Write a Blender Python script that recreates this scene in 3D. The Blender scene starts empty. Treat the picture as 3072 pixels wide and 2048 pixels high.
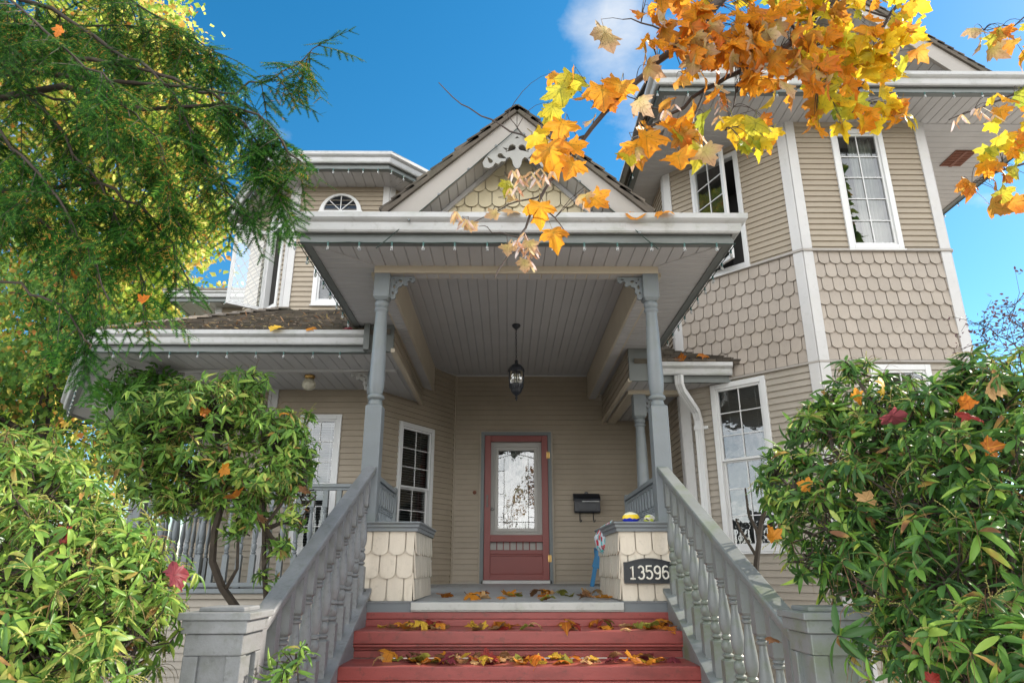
# recreates the photograph of a shingled house front as a 3-D scene
import bpy, math, random
import numpy as np
from mathutils import Vector, Matrix
random.seed(7); RNG = np.random.default_rng(11)
PI = math.pi
EYE = 1.38                      # camera height over the ground; coordinates below are relative to the eye
SC = bpy.context.scene
COL = SC.collection
def R(a): return math.radians(a)
def V(*a): return np.array(a, float)
def unit(v): v = np.asarray(v, float); return v / np.linalg.norm(v)

# ------------------------------------------------------------------ materials
MATS = {}
def _nt(name):
    m = bpy.data.materials.new(name); m.use_nodes = True
    nt = m.node_tree; nt.nodes.clear()
    out = nt.nodes.new('ShaderNodeOutputMaterial')
    return m, nt, out
def N(nt, typ, **kw):
    n = nt.nodes.new(typ)
    for k, v in kw.items():
        if k in n.inputs.keys(): n.inputs[k].default_value = v
        else: setattr(n, k, v)
    return n
def c4(c): return (c[0], c[1], c[2], 1.0)
def mat(name, col, rough=.55, var=.12, scale=3.0, bump=.0, bscale=60., island=0., dirt=None, dscale=1.5, damt=.0, spec=.4, stretch=None, metal=0., specks=None):
    """painted / wooden / vinyl surface: base colour with cloudy variation, optional per-board variation, stains and fine bump"""
    m, nt, out = _nt(name); L = nt.links.new
    p = N(nt, 'ShaderNodeBsdfPrincipled'); p.inputs['Roughness'].default_value = rough
    p.inputs['Specular IOR Level'].default_value = spec; p.inputs['Metallic'].default_value = metal
    tc = N(nt, 'ShaderNodeTexCoord'); src = tc.outputs['Object']
    if stretch:
        mp = N(nt, 'ShaderNodeMapping'); mp.inputs['Scale'].default_value = stretch; L(src, mp.inputs['Vector']); src = mp.outputs['Vector']
    nz = N(nt, 'ShaderNodeTexNoise'); nz.inputs['Scale'].default_value = scale; nz.inputs['Detail'].default_value = 6; nz.inputs['Roughness'].default_value = .62
    L(src, nz.inputs['Vector'])
    mr = N(nt, 'ShaderNodeMapRange'); mr.inputs['From Min'].default_value = .3; mr.inputs['From Max'].default_value = .7
    mr.inputs['To Min'].default_value = 1 - var; mr.inputs['To Max'].default_value = 1 + var
    L(nz.outputs['Fac'], mr.inputs['Value']); val = mr.outputs['Result']
    if island:
        g = N(nt, 'ShaderNodeNewGeometry')
        m2 = N(nt, 'ShaderNodeMapRange'); m2.inputs['To Min'].default_value = 1 - island; m2.inputs['To Max'].default_value = 1 + island
        L(g.outputs['Random Per Island'], m2.inputs['Value'])
        mu = N(nt, 'ShaderNodeMath', operation='MULTIPLY'); L(val, mu.inputs[0]); L(m2.outputs['Result'], mu.inputs[1]); val = mu.outputs[0]
    sc = N(nt, 'ShaderNodeVectorMath', operation='SCALE'); sc.inputs[0].default_value = col[:3]; L(val, sc.inputs['Scale'])
    colout = sc.outputs['Vector']
    if dirt:
        n2 = N(nt, 'ShaderNodeTexNoise'); n2.inputs['Scale'].default_value = dscale; n2.inputs['Detail'].default_value = 8; n2.inputs['Roughness'].default_value = .7
        L(src, n2.inputs['Vector'])
        m3 = N(nt, 'ShaderNodeMapRange'); m3.inputs['From Min'].default_value = .5; m3.inputs['From Max'].default_value = .72
        m3.inputs['To Max'].default_value = damt; L(n2.outputs['Fac'], m3.inputs['Value'])
        mx = N(nt, 'ShaderNodeMix', data_type='RGBA'); L(m3.outputs['Result'], mx.inputs['Factor']); L(colout, mx.inputs['A']); mx.inputs['B'].default_value = c4(dirt)
        colout = mx.outputs['Result']
    if specks:
        n6 = N(nt, 'ShaderNodeTexNoise'); n6.inputs['Scale'].default_value = specks[1]; n6.inputs['Detail'].default_value = 5; n6.inputs['Roughness'].default_value = .65; L(tc.outputs['Object'], n6.inputs['Vector'])
        m6 = N(nt, 'ShaderNodeMapRange'); m6.inputs['From Min'].default_value = .57; m6.inputs['From Max'].default_value = .66; m6.inputs['To Max'].default_value = specks[2]; L(n6.outputs['Fac'], m6.inputs['Value'])
        mz = N(nt, 'ShaderNodeMix', data_type='RGBA'); L(m6.outputs['Result'], mz.inputs['Factor']); L(colout, mz.inputs['A']); mz.inputs['B'].default_value = c4(specks[0]); colout = mz.outputs['Result']
    L(colout, p.inputs['Base Color'])
    if bump:
        n3 = N(nt, 'ShaderNodeTexNoise'); n3.inputs['Scale'].default_value = bscale; n3.inputs['Detail'].default_value = 4; L(src, n3.inputs['Vector'])
        b = N(nt, 'ShaderNodeBump'); b.inputs['Strength'].default_value = bump; b.inputs['Distance'].default_value = .004
        L(n3.outputs['Fac'], b.inputs['Height']); L(b.outputs['Normal'], p.inputs['Normal'])
    L(p.outputs['BSDF'], out.inputs['Surface']); MATS[name] = m
    return m
def leafmat(name, stops, trans=.45, rough=.45, vein=None, coat=.25, nscale=18., namt=.25, ctr=(.38, .40, .04, .9)):
    """leaf: per-leaf colour from a ramp, blotches, veins from the leaf's own UV, light shining through"""
    m, nt, out = _nt(name); L = nt.links.new
    g = N(nt, 'ShaderNodeNewGeometry'); rp = N(nt, 'ShaderNodeValToRGB')
    el = rp.color_ramp.elements
    while len(el) < len(stops): el.new(.5)
    for e, (pos, c) in zip(el, stops): e.position = pos; e.color = c4(c)
    tc = N(nt, 'ShaderNodeTexCoord'); nz = N(nt, 'ShaderNodeTexNoise'); nz.inputs['Scale'].default_value = nscale; nz.inputs['Detail'].default_value = 3
    L(tc.outputs['Object'], nz.inputs['Vector'])
    a1 = N(nt, 'ShaderNodeMath', operation='MULTIPLY_ADD'); a1.inputs[1].default_value = namt; a1.inputs[2].default_value = -namt / 2; L(nz.outputs['Fac'], a1.inputs[0])
    a2 = N(nt, 'ShaderNodeMath', operation='ADD'); L(g.outputs['Random Per Island'], a2.inputs[0]); L(a1.outputs[0], a2.inputs[1])
    L(a2.outputs[0], rp.inputs['Fac']); colo = rp.outputs['Color']
    if vein:
        a3 = N(nt, 'ShaderNodeAttribute', attribute_name='rad')
        m4 = N(nt, 'ShaderNodeMapRange'); m4.inputs['From Min'].default_value = .85; m4.inputs['From Max'].default_value = .0; m4.inputs['To Max'].default_value = ctr[3]; L(a3.outputs['Fac'], m4.inputs['Value'])
        r2 = N(nt, 'ShaderNodeMath', operation='MULTIPLY'); L(m4.outputs['Result'], r2.inputs[0]); L(nz.outputs['Fac'], r2.inputs[1])
        mc = N(nt, 'ShaderNodeMix', data_type='RGBA'); L(r2.outputs[0], mc.inputs['Factor']); L(colo, mc.inputs['A']); mc.inputs['B'].default_value = c4(ctr); colo = mc.outputs['Result']
        n5 = N(nt, 'ShaderNodeTexNoise'); n5.inputs['Scale'].default_value = 95.; n5.inputs['Detail'].default_value = 4; L(tc.outputs['Object'], n5.inputs['Vector'])
        m5 = N(nt, 'ShaderNodeMapRange'); m5.inputs['From Min'].default_value = .60; m5.inputs['From Max'].default_value = .70; m5.inputs['To Max'].default_value = .65; L(n5.outputs['Fac'], m5.inputs['Value'])
        ms = N(nt, 'ShaderNodeMix', data_type='RGBA'); L(m5.outputs['Result'], ms.inputs['Factor']); L(colo, ms.inputs['A']); ms.inputs['B'].default_value = (.13, .055, .018, 1); colo = ms.outputs['Result']
        at = N(nt, 'ShaderNodeAttribute', attribute_name='vein')
        mr = N(nt, 'ShaderNodeMapRange'); mr.inputs['From Min'].default_value = .72; mr.inputs['From Max'].default_value = .97; mr.inputs['To Max'].default_value = vein[1]
        L(at.outputs['Fac'], mr.inputs['Value'])
        mx = N(nt, 'ShaderNodeMix', data_type='RGBA'); L(mr.outputs['Result'], mx.inputs['Factor']); L(colo, mx.inputs['A']); mx.inputs['B'].default_value = c4(vein[0]); colo = mx.outputs['Result']
    p = N(nt, 'ShaderNodeBsdfPrincipled'); p.inputs['Roughness'].default_value = rough; p.inputs['Specular IOR Level'].default_value = coat
    L(colo, p.inputs['Base Color'])
    t = N(nt, 'ShaderNodeBsdfTranslucent'); 
    gm = N(nt, 'ShaderNodeGamma'); gm.inputs['Gamma'].default_value = .8; L(colo, gm.inputs['Color']); L(gm.outputs['Color'], t.inputs['Color'])
    mix = N(nt, 'ShaderNodeMixShader'); mix.inputs['Fac'].default_value = trans
    L(p.outputs['BSDF'], mix.inputs[1]); L(t.outputs['BSDF'], mix.inputs[2]); L(mix.outputs['Shader'], out.inputs['Surface'])
    MATS[name] = m; return m
def glassmat(name, refl=.28, tint=(.9, .95, .95), wob=0., rough=.0):
    m, nt, out = _nt(name); L = nt.links.new
    tr = N(nt, 'ShaderNodeBsdfTransparent'); tr.inputs['Color'].default_value = c4(tint)
    gl = N(nt, 'ShaderNodeBsdfGlossy'); gl.inputs['Roughness'].default_value = rough
    fr = N(nt, 'ShaderNodeFresnel'); fr.inputs['IOR'].default_value = 1.5
    ad = N(nt, 'ShaderNodeMath', operation='ADD', use_clamp=True); ad.inputs[1].default_value = refl; L(fr.outputs['Fac'], ad.inputs[0])
    if wob:
        tc = N(nt, 'ShaderNodeTexCoord'); nz = N(nt, 'ShaderNodeTexNoise'); nz.inputs['Scale'].default_value = 7.; L(tc.outputs['Object'], nz.inputs['Vector'])
        b = N(nt, 'ShaderNodeBump'); b.inputs['Strength'].default_value = wob; b.inputs['Distance'].default_value = .02
        L(nz.outputs['Fac'], b.inputs['Height']); L(b.outputs['Normal'], gl.inputs['Normal'])
    mx = N(nt, 'ShaderNodeMixShader'); L(ad.outputs[0], mx.inputs['Fac']); L(tr.outputs['BSDF'], mx.inputs[1]); L(gl.outputs['BSDF'], mx.inputs[2])
    L(mx.outputs['Shader'], out.inputs['Surface']); MATS[name] = m; return m

# ------------------------------------------------------------------ objects
def tag(o, label=None, cat=None, group=None, kind=None):
    if label: o['label'] = label
    if cat: o['category'] = cat
    if group: o['group'] = group
    if kind: o['kind'] = kind
    return o
ORIG = {}
def thing(name, loc, label, cat, group=None, rotz=0.):
    o = bpy.data.objects.new(name, None); COL.objects.link(o)
    o.empty_display_size = .1
    o.location = (loc[0], loc[1], loc[2] + EYE); o.rotation_euler = (0, 0, rotz)
    ORIG[o.name] = V(*loc)
    return tag(o, label, cat, group)
class MB:
    def __init__(s): s.v = []; s.f = []; s.vein = None; s.smooth_from = None
    def add(s, vs, fs):
        b = len(s.v); s.v.extend([tuple(map(float, q)) for q in vs]); s.f.extend([tuple(b + i for i in f) for f in fs])
    def quad(s, a, b, c, d): s.add([a, b, c, d], [(0, 1, 2, 3)])
    def box(s, x0, x1, y0, y1, z0, z1):
        s.obox(V((x0 + x1) / 2, (y0 + y1) / 2, (z0 + z1) / 2), V(1, 0, 0), V(0, 1, 0), V(0, 0, 1), abs(x1 - x0) / 2, abs(y1 - y0) / 2, abs(z1 - z0) / 2)
    def obox(s, c, ax, ay, az, hx, hy, hz):
        vs = [c + ax * hx * i + ay * hy * j + az * hz * k for k in (-1, 1) for j in (-1, 1) for i in (-1, 1)]
        s.add(vs, [(0, 2, 3, 1), (4, 5, 7, 6), (0, 1, 5, 4), (2, 6, 7, 3), (1, 3, 7, 5), (0, 4, 6, 2)])
    def bar(s, a, b, w, h, up=(0, 0, 1)):
        """rectangular bar from a to b: w sideways, h along 'up'"""
        a = np.asarray(a, float); b = np.asarray(b, float); d = unit(b - a); sd = unit(np.cross(d, up)); u2 = np.cross(sd, d)
        s.obox((a + b) / 2, d, sd, u2, np.linalg.norm(b - a) / 2, w / 2, h / 2)
    def fbox(s, O, U, Nn, s0, s1, z0, z1, n0, n1):
        """box in a wall's own frame: s along the wall, z up, n out of the wall"""
        O = np.asarray(O, float)
        c = O + U * (s0 + s1) / 2 + V(0, 0, (z0 + z1) / 2) + Nn * (n0 + n1) / 2
        s.obox(c, U, Nn, V(0, 0, 1), abs(s1 - s0) / 2, abs(n1 - n0) / 2, abs(z1 - z0) / 2)
    def prism(s, poly, O, U, W, Nn, t0, t1):
        """polygon (u,w) in a frame, extruded along Nn from t0 to t1"""
        O = np.asarray(O, float); n = len(poly)
        a = [O + U * p[0] + W * p[1] + Nn * t0 for p in poly]; b = [O + U * p[0] + W * p[1] + Nn * t1 for p in poly]
        s.add(a + b, [tuple(range(n))[::-1], tuple(range(n, 2 * n))] + [(i, (i + 1) % n, n + (i + 1) % n, n + i) for i in range(n)])
    def tube(s, pts, rad, n=6, cap=True):
        pts = [np.asarray(p, float) for p in pts]
        if np.isscalar(rad): rad = [rad] * len(pts)
        ref = V(0, 0, 1); rings = []; u = None
        for i, p in enumerate(pts):
            d = unit(pts[min(i + 1, len(pts) - 1)] - pts[max(i - 1, 0)] + 1e-9)
            if u is None:
                u = np.cross(d, ref)
                if np.linalg.norm(u) < .05: u = np.cross(d, V(1, 0, 0))
            u = unit(u - d * np.dot(u, d)); w = np.cross(d, u)
            rings.append([p + (u * math.cos(2 * PI * k / n) + w * math.sin(2 * PI * k / n)) * rad[i] for k in range(n)])
        vs = [q for r in rings for q in r]; fs = []
        for i in range(len(rings) - 1):
            for k in range(n): fs.append((i * n + k, i * n + (k + 1) % n, (i + 1) * n + (k + 1) % n, (i + 1) * n + k))
        if cap: fs.append(tuple(range(n))[::-1]); fs.append(tuple((len(rings) - 1) * n + k for k in range(n)))
        s.add(vs, fs)
    def lathe(s, prof, c, n=16, ax=(0, 0, 1)):
        """prof = [(r, h)...] turned round an axis through c"""
        c = np.asarray(c, float); ax = unit(ax); u = np.cross(ax, V(0, 1, 0)) if abs(ax[1]) < .9 else np.cross(ax, V(1, 0, 0)); u = unit(u); w = np.cross(ax, u)
        vs = []; fs = []
        for r, h in prof:
            for k in range(n): vs.append(c + ax * h + (u * math.cos(2 * PI * k / n) + w * math.sin(2 * PI * k / n)) * max(r, 1e-4))
        for i in range(len(prof) - 1):
            for k in range(n): fs.append((i * n + k, i * n + (k + 1) % n, (i + 1) * n + (k + 1) % n, (i + 1) * n + k))
        fs.append(tuple(range(n))[::-1]); fs.append(tuple((len(prof) - 1) * n + k for k in range(n)))
        s.add(vs, fs)
    def sweep(s, path, prof, z0, side=1, closed=False):
        """profile [(out, up)] mitred along a level 2-D path; side=+1: out is to the right of the path"""
        P = [V(*p) for p in path]; n = len(P); m = len(prof)
        rows = []
        for i in range(n):
            nn = []
            if i > 0 or closed:
                d = unit(P[i] - P[i - 1]); nn.append(V(d[1], -d[0]) * side)
            if i < n - 1 or closed:
                d = unit(P[(i + 1) % n] - P[i]); nn.append(V(d[1], -d[0]) * side)
            mt = nn[0] if len(nn) == 1 else (nn[0] + nn[1]) / (1 + np.dot(nn[0], nn[1]))
            rows.append([(*(P[i] + mt * o), z0 + h) for o, h in prof])
        vs = [q for r in rows for q in r]; fs = []
        for i in range(n - 1 + (1 if closed else 0)):
            j = (i + 1) % n
            for k in range(m): fs.append((i * m + k, i * m + (k + 1) % m, j * m + (k + 1) % m, j * m + k))
        if not closed: fs.append(tuple(range(m))[::-1]); fs.append(tuple((n - 1) * m + k for k in range(m)))
        s.add(vs, fs)
    def build(s, name, m, parent=None, smooth=False, bevel=0., label=None, origin=None, auto=None):
        me = bpy.data.meshes.new(name)
        org = V(0, 0, 0)
        if parent is not None:
            q = parent
            while q.parent is not None: q = q.parent
            org = ORIG[q.name]
        elif origin is not None: org = V(*origin)
        vs = np.array(s.v, float).reshape(-1, 3) - org
        if parent is None and origin is None: vs = vs + V(0, 0, EYE)
        me.from_pydata(vs.tolist(), [], s.f)
        if isinstance(m, str): m = MATS[m]
        me.materials.append(m)
        if s.vein is not None:
            at = me.attributes.new('vein', 'FLOAT', 'POINT'); at.data.foreach_set('value', np.asarray(s.vein, np.float32))
        if smooth: me.polygons.foreach_set('use_smooth', [True] * len(me.polygons))
        me.update()
        o = bpy.data.objects.new(name, me); COL.objects.link(o)
        if parent is not None: o.parent = parent
        elif origin is not None: o.location = (org[0], org[1], org[2] + EYE); ORIG[o.name] = org
        else: ORIG[o.name] = V(0, 0, 0)
        if smooth and auto:
            # keep crisp arrises: split by angle
            try:
                md = o.modifiers.new('split', 'EDGE_SPLIT'); md.split_angle = R(auto)
            except Exception: pass
        if bevel:
            md = o.modifiers.new('arris', 'BEVEL'); md.width = bevel; md.segments = 2; md.limit_method = 'ANGLE'; md.angle_limit = R(40)
        if label: o['label'] = label
        return o
def npmesh(name, vs, fs, m, parent=None, origin=None, vein=None, smooth=False, label=None, rad=None):
    """fast mesh from arrays: vs (n,3), fs (k,3 or 4)"""
    mb = MB(); me = bpy.data.meshes.new(name)
    org = V(0, 0, 0)
    if parent is not None:
        q = parent
        while q.parent is not None: q = q.parent
        org = ORIG[q.name]
    elif origin is not None: org = V(*origin)
    vs = np.asarray(vs, np.float32).reshape(-1, 3) - org.astype(np.float32)
    if parent is None and origin is None: vs = vs + np.array([0, 0, EYE], np.float32)
    fs = np.asarray(fs, np.int32); k = fs.shape[1]; nf = fs.shape[0]
    me.vertices.add(len(vs)); me.vertices.foreach_set('co', vs.ravel())
    me.loops.add(nf * k); me.loops.foreach_set('vertex_index', fs.ravel())
    me.polygons.add(nf); me.polygons.foreach_set('loop_start', np.arange(0, nf * k, k, dtype=np.int32))
    me.polygons.foreach_set('loop_total', np.full(nf, k, np.int32))
    if smooth: me.polygons.foreach_set('use_smooth', np.ones(nf, bool))
    me.update(calc_edges=True); me.validate()
    if vein is not None:
        at = me.attributes.new('vein', 'FLOAT', 'POINT'); at.data.foreach_set('value', np.asarray(vein, np.float32).ravel())
    if rad is not None:
        at = me.attributes.new('rad', 'FLOAT', 'POINT'); at.data.foreach_set('value', np.asarray(rad, np.float32).ravel())
    me.materials.append(MATS[m] if isinstance(m, str) else m)
    o = bpy.data.objects.new(name, me); COL.objects.link(o)
    if parent is not None: o.parent = parent
    elif origin is not None: o.location = (org[0], org[1], org[2] + EYE); ORIG[o.name] = org
    else: ORIG[o.name] = V(0, 0, 0)
    if label: o['label'] = label
    return o
def copy_tree(o, parent=None):
    c = o.copy(); COL.objects.link(c)
    if parent is not None: c.parent = parent
    for ch in list(o.children): copy_tree(ch, c)
    return c

# ------------------------------------------------------------------ surfaces made of boards
def clip_half(poly, k, lim, keep_less):
    out = []; n = len(poly)
    for i in range(n):
        a = poly[i]; b = poly[(i + 1) % n]
        ia = (a[k] <= lim + 1e-9) if keep_less else (a[k] >= lim - 1e-9); ib = (b[k] <= lim + 1e-9) if keep_less else (b[k] >= lim - 1e-9)
        if ia: out.append(a)
        if ia != ib:
            t = (lim - a[k]) / (b[k] - a[k]); out.append((a[0] + (b[0] - a[0]) * t, a[1] + (b[1] - a[1]) * t))
    return out
def clip_convex(poly, conv):
    """clip a polygon by a convex counter-clockwise polygon"""
    n = len(conv)
    for i in range(n):
        if not poly: return []
        a = conv[i]; b = conv[(i + 1) % n]; ex, ey = b[0] - a[0], b[1] - a[1]
        f = lambda p: ex * (p[1] - a[1]) - ey * (p[0] - a[0])
        out = []; m = len(poly)
        for j in range(m):
            p = poly[j]; q = poly[(j + 1) % m]; fp, fq = f(p), f(q)
            if fp >= -1e-9: out.append(p)
            if (fp >= -1e-9) != (fq >= -1e-9):
                t = fp / (fp - fq); out.append((p[0] + (q[0] - p[0]) * t, p[1] + (q[1] - p[1]) * t))
        poly = out
    return poly
def strips(mb, poly, O, U, W, Nn, segs):
    """polygon (u,w): cut into strips across w; segs = [(w0,h0,w1,h1)] gives the height of the profile along Nn"""
    O = np.asarray(O, float)
    for w0, h0, w1, h1 in segs:
        p = clip_half(clip_half(poly, 1, w0, False), 1, w1, True) if poly else []
        if len(p) < 3: continue
        if max(q[1] for q in p) - min(q[1] for q in p) < 1e-6: continue
        vs = [O + U * q[0] + W * q[1] + Nn * (h0 + (h1 - h0) * (q[1] - w0) / (w1 - w0)) for q in p]
        mb.add(vs, [tuple(range(len(p)))])
def lap_segs(z0, z1, c=.0735, t=.019):
    k0 = math.floor(z0 / c); k1 = math.ceil(z1 / c); out = []
    for k in range(k0, k1):
        a = k * c; out.append((a, t, a + c - .0015, .002)); out.append((a + c - .0015, .002, a + c, t))
    return out
def soffit_segs(w0, w1, p=.105, g=.014, d=.009, off=0.):
    k0 = math.floor((w0 - off) / p); k1 = math.ceil((w1 - off) / p); out = []
    for k in range(k0, k1):
        a = off + k * p
        out += [(a, 0, a + g * .5, -d), (a + g * .5, -d, a + g, 0), (a + g, 0, a + p, 0)]
    return out
def rect_minus(s0, s1, z0, z1, holes):
    zs = sorted({z0, z1} | {min(max(h[i], z0), z1) for h in holes for i in (2, 3)})
    out = []
    for a, b in zip(zs[:-1], zs[1:]):
        if b - a < 1e-6: continue
        iv = sorted((h[0], h[1]) for h in holes if h[2] < (a + b) / 2 < h[3]); cur = s0
        for x0, x1 in iv:
            if x0 > cur + 1e-6: out.append((cur, min(x0, s1), a, b))
            cur = max(cur, x1)
        if cur < s1 - 1e-6: out.append((cur, s1, a, b))
    return out
def lap_wall(mb, O, U, Nn, s0, s1, z0, z1, holes=(), c=.0735, t=.019):
    for a, b, p, q in rect_minus(s0, s1, z0, z1, holes):
        strips(mb, [(a, p), (b, p), (b, q), (a, q)], O, U, V(0, 0, 1), Nn, lap_segs(p, q, c, t))
def soffit(mb, poly, z, along, off=0., p=.105, down=1):
    """level soffit of channelled boards; along = 'x' or 'y' or an angle (direction the boards run)"""
    a = 0 if along == 'x' else (PI / 2 if along == 'y' else along)
    U = V(math.cos(a), math.sin(a), 0); W = V(-math.sin(a), math.cos(a), 0)
    q = [(np.dot(U[:2], pt), np.dot(W[:2], pt)) for pt in poly]
    ws = [t[1] for t in q]
    strips(mb, q, V(0, 0, z), U, W, V(0, 0, -1) * down, soffit_segs(min(ws), max(ws), p, off=off))
def scales(mb, O, U, Nn, conv, w=.125, ex=.168, t=.02, arc=.34, phase=0., seed=1):
    """fish-scale shingles over a convex counter-clockwise region (s,z); courses hang from the top"""
    rnd = random.Random(seed); O = np.asarray(O, float)
    s0 = min(p[0] for p in conv); s1 = max(p[0] for p in conv); z0 = min(p[1] for p in conv); z1 = max(p[1] for p in conv)
    base = [O + U * p[0] + V(0, 0, p[1]) - Nn * .012 for p in conv]; mb.add(base, [tuple(range(len(base)))])
    k = 0; zt = z1
    while zt > z0 + .01:
        x = s0 - w * (.5 if k % 2 else 1.0) + phase
        while x < s1:
            zb = zt - ex; g = .0046; ah = arc * w; j = rnd.uniform(-.003, .003)
            pl = [(x + g, zt + .04), (x + g, zb + ah + j)]
            for i in range(1, 10):
                a = PI + PI * i / 10; pl.append((x + w / 2 + math.cos(a) * (w / 2 - g), zb + ah + j + math.sin(a) * ah))
            pl += [(x + w - g, zb + ah + j), (x + w - g, zt + .04)]
            q = clip_convex(pl, conv)
            if len(q) > 2:
                dt = rnd.uniform(-.002, .002)
                h = lambda p: .004 + (t + dt - .004) * min(max((zt + .04 - p[1]) / (ex + .04), 0), 1)
                a = [O + U * p[0] + V(0, 0, p[1]) + Nn * h(p) for p in q]; b = [O + U * p[0] + V(0, 0, p[1]) + Nn * (h(p) - .009) for p in q]
                n = len(q); mb.add(a + b, [tuple(range(n))] + [(i, n + i, n + (i + 1) % n, (i + 1) % n) for i in range(n)])
            x += w
        zt -= ex; k += 1
def roof_courses(mb, conv, O, U, W, Nn, course=.13, thick=.022, seed=3, wmin=.09, wmax=.2):
    """split shingles, each a tapered plate; region convex ccw in (u along eave, w up the slope)"""
    rnd = random.Random(seed); O = np.asarray(O, float)
    u0 = min(p[0] for p in conv); u1 = max(p[0] for p in conv); w0 = min(p[1] for p in conv); w1 = max(p[1] for p in conv)
    w = w0 - .02
    while w < w1:
        u = u0 - rnd.uniform(0, .2)
        while u < u1:
            ww = rnd.uniform(wmin, wmax); b = w + rnd.uniform(-.012, .012)
            pl = [(u + .003, b), (u + ww - .003, b + rnd.uniform(-.004, .004)), (u + ww - .003, w + course * 1.6), (u + .003, w + course * 1.6)]
            q = clip_convex(pl, conv)
            if len(q) > 2:
                tk = thick + rnd.uniform(-.006, .008)
                h = lambda p: .004 + tk * (1 - (p[1] - b) / (course * 1.65))
                a = [O + U * p[0] + W * p[1] + Nn * h(p) for p in q]; c = [O + U * p[0] + W * p[1] + Nn * (h(p) - tk * .95) for p in q]
                n = len(q); mb.add(a + c, [tuple(range(n))] + [(i, n + i, n + (i + 1) % n, (i + 1) % n) for i in range(n)])
            u += ww
        w += course
def curve_mesh(name, loops, ext, m, O, U, W, parent, bevel=0., label=None):
    """flat fretwork: 2-D loops (first outer, others holes) filled and given thickness, set in frame O,U,W"""
    cu = bpy.data.curves.new(name, 'CURVE'); cu.dimensions = '2D'; cu.fill_mode = 'BOTH'; cu.extrude = ext; cu.bevel_depth = bevel
    for lp in loops:
        sp = cu.splines.new('POLY'); sp.points.add(len(lp) - 1)
        for q, p in zip(sp.points, lp): q.co = (p[0], p[1], 0, 1)
        sp.use_cyclic_u = True
    return curve_to_part(cu, name, m, O, U, W, parent, label)
def curve_to_part(cu, name, m, O, U, W, parent, label=None):
    tmp = bpy.data.objects.new('tmp', cu); COL.objects.link(tmp)
    dg = bpy.context.evaluated_depsgraph_get(); me = bpy.data.meshes.new_from_object(tmp.evaluated_get(dg))
    bpy.data.objects.remove(tmp); bpy.data.curves.remove(cu)
    co = np.empty(len(me.vertices) * 3); me.vertices.foreach_get('co', co); co = co.reshape(-1, 3)
    O = np.asarray(O, float); Nn = np.cross(U, W)
    q = parent
    while q.parent is not None: q = q.parent
    org = ORIG[q.name]
    w = O + co[:, :1] * U + co[:, 1:2] * W + co[:, 2:] * Nn - org
    me.vertices.foreach_set('co', w.ravel()); me.name = name; me.materials.clear(); me.materials.append(MATS[m]); me.update()
    o = bpy.data.objects.new(name, me); COL.objects.link(o); o.parent = parent
    if label: o['label'] = label
    return o
def arcpts(cx, cy, r, a0, a1, n=12): return [(cx + r * math.cos(R(a0 + (a1 - a0) * i / n)), cy + r * math.sin(R(a0 + (a1 - a0) * i / n))) for i in range(n + 1)]
def blob2(cx, cy, rx, ry, n=14, rot=0.):
    c, s = math.cos(R(rot)), math.sin(R(rot))
    return [(cx + rx * math.cos(2 * PI * i / n) * c - ry * math.sin(2 * PI * i / n) * s, cy + rx * math.cos(2 * PI * i / n) * s + ry * math.sin(2 * PI * i / n) * c) for i in range(n)]

# ------------------------------------------------------------------ palette
mat('siding', (.295, .248, .19), .5, .07, 2.0, .12, 90., dirt=(.2, .17, .12), dscale=1.1, damt=.25, specks=((.22, .19, .15), 9, 0.22))
mat('siding_grey', (.30, .265, .22), .5, .07, 2.0, .12, 90., dirt=(.2, .18, .14), dscale=1.1, damt=.25)
mat('shingle_tan', (.315, .27, .228), .6, .06, 4.0, .25, 50., island=.07, dirt=(.3, .25, .19), dscale=2.5, damt=.3, specks=((.20, .17, .15), 24, 0.3))
mat('shingle_cream', (.56, .50, .41), .6, .05, 5.0, .2, 60., island=.05, dirt=(.38, .32, .22), dscale=3., damt=.3, stretch=(4, 4, 1), specks=((.36, .32, .25), 30, 0.35))
mat('shingle_gable', (.56, .49, .34), .6, .06, 5.0, .2, 60., island=.06)
mat('white_trim', (.46, .45, .445), .45, .05, 2.5, .06, 120., dirt=(.45, .42, .36), dscale=2.2, damt=.3, specks=((.33, .32, .30), 16, 0.25))
mat('white_vinyl', (.56, .56, .56), .35, .03, 3., 0., dirt=(.5, .48, .42), dscale=3., damt=.15)
mat('gutter', (.40, .40, .40), .38, .08, 2.5, 0., dirt=(.20, .22, .16), dscale=2.6, damt=.55, stretch=(1, 1, 2.5), specks=((.24, .235, .21), 14, 0.35))
mat('soffit', (.40, .39, .388), .5, .07, 1.6, .08, 160., dirt=(.24, .22, .2), dscale=1.2, damt=.3)
mat('ceiling', (.40, .39, .388), .5, .06, 1.6, .08, 160.)
mat('beam', (.46, .40, .31), .5, .08, 2.0, .1, 90.)
mat('fascia', (.13, .14, .135), .5, .12, 3., .1, 80.)
mat('dark_fascia', (.07, .068, .06), .6, .2, 3., .15, 60.)
mat('bargeboard', (.30, .275, .25), .5, .08, 2., .1, 90., dirt=(.22, .2, .17), dscale=2., damt=.4)
mat('grey_paint', (.15, .167, .178), .42, .10, 2.6, .14, 45., dirt=(.13, .15, .11), dscale=2.4, damt=.55)
mat('grey_rail', (.185, .190, .196), .5, .14, 3.5, .3, 40., dirt=(.11, .12, .10), dscale=5., damt=.6, stretch=(3, 1, 3), specks=((.10, .105, .10), 26, 0.5))
mat('grey_moss', (.165, .178, .175), .42, .12, 3., .14, 45., dirt=(.10, .14, .05), dscale=3.2, damt=.85, specks=((.10, .115, .08), 24, 0.5))
mat('fret_grey', (.27, .265, .25), .5, .1, 3., .1, 60.)
mat('deck', (.28, .295, .305), .42, .14, 2.4, .1, 60., dirt=(.13, .13, .12), dscale=3., damt=.5, stretch=(1, 3, 1), specks=((.15, .155, .15), 18, 0.4))
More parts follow.
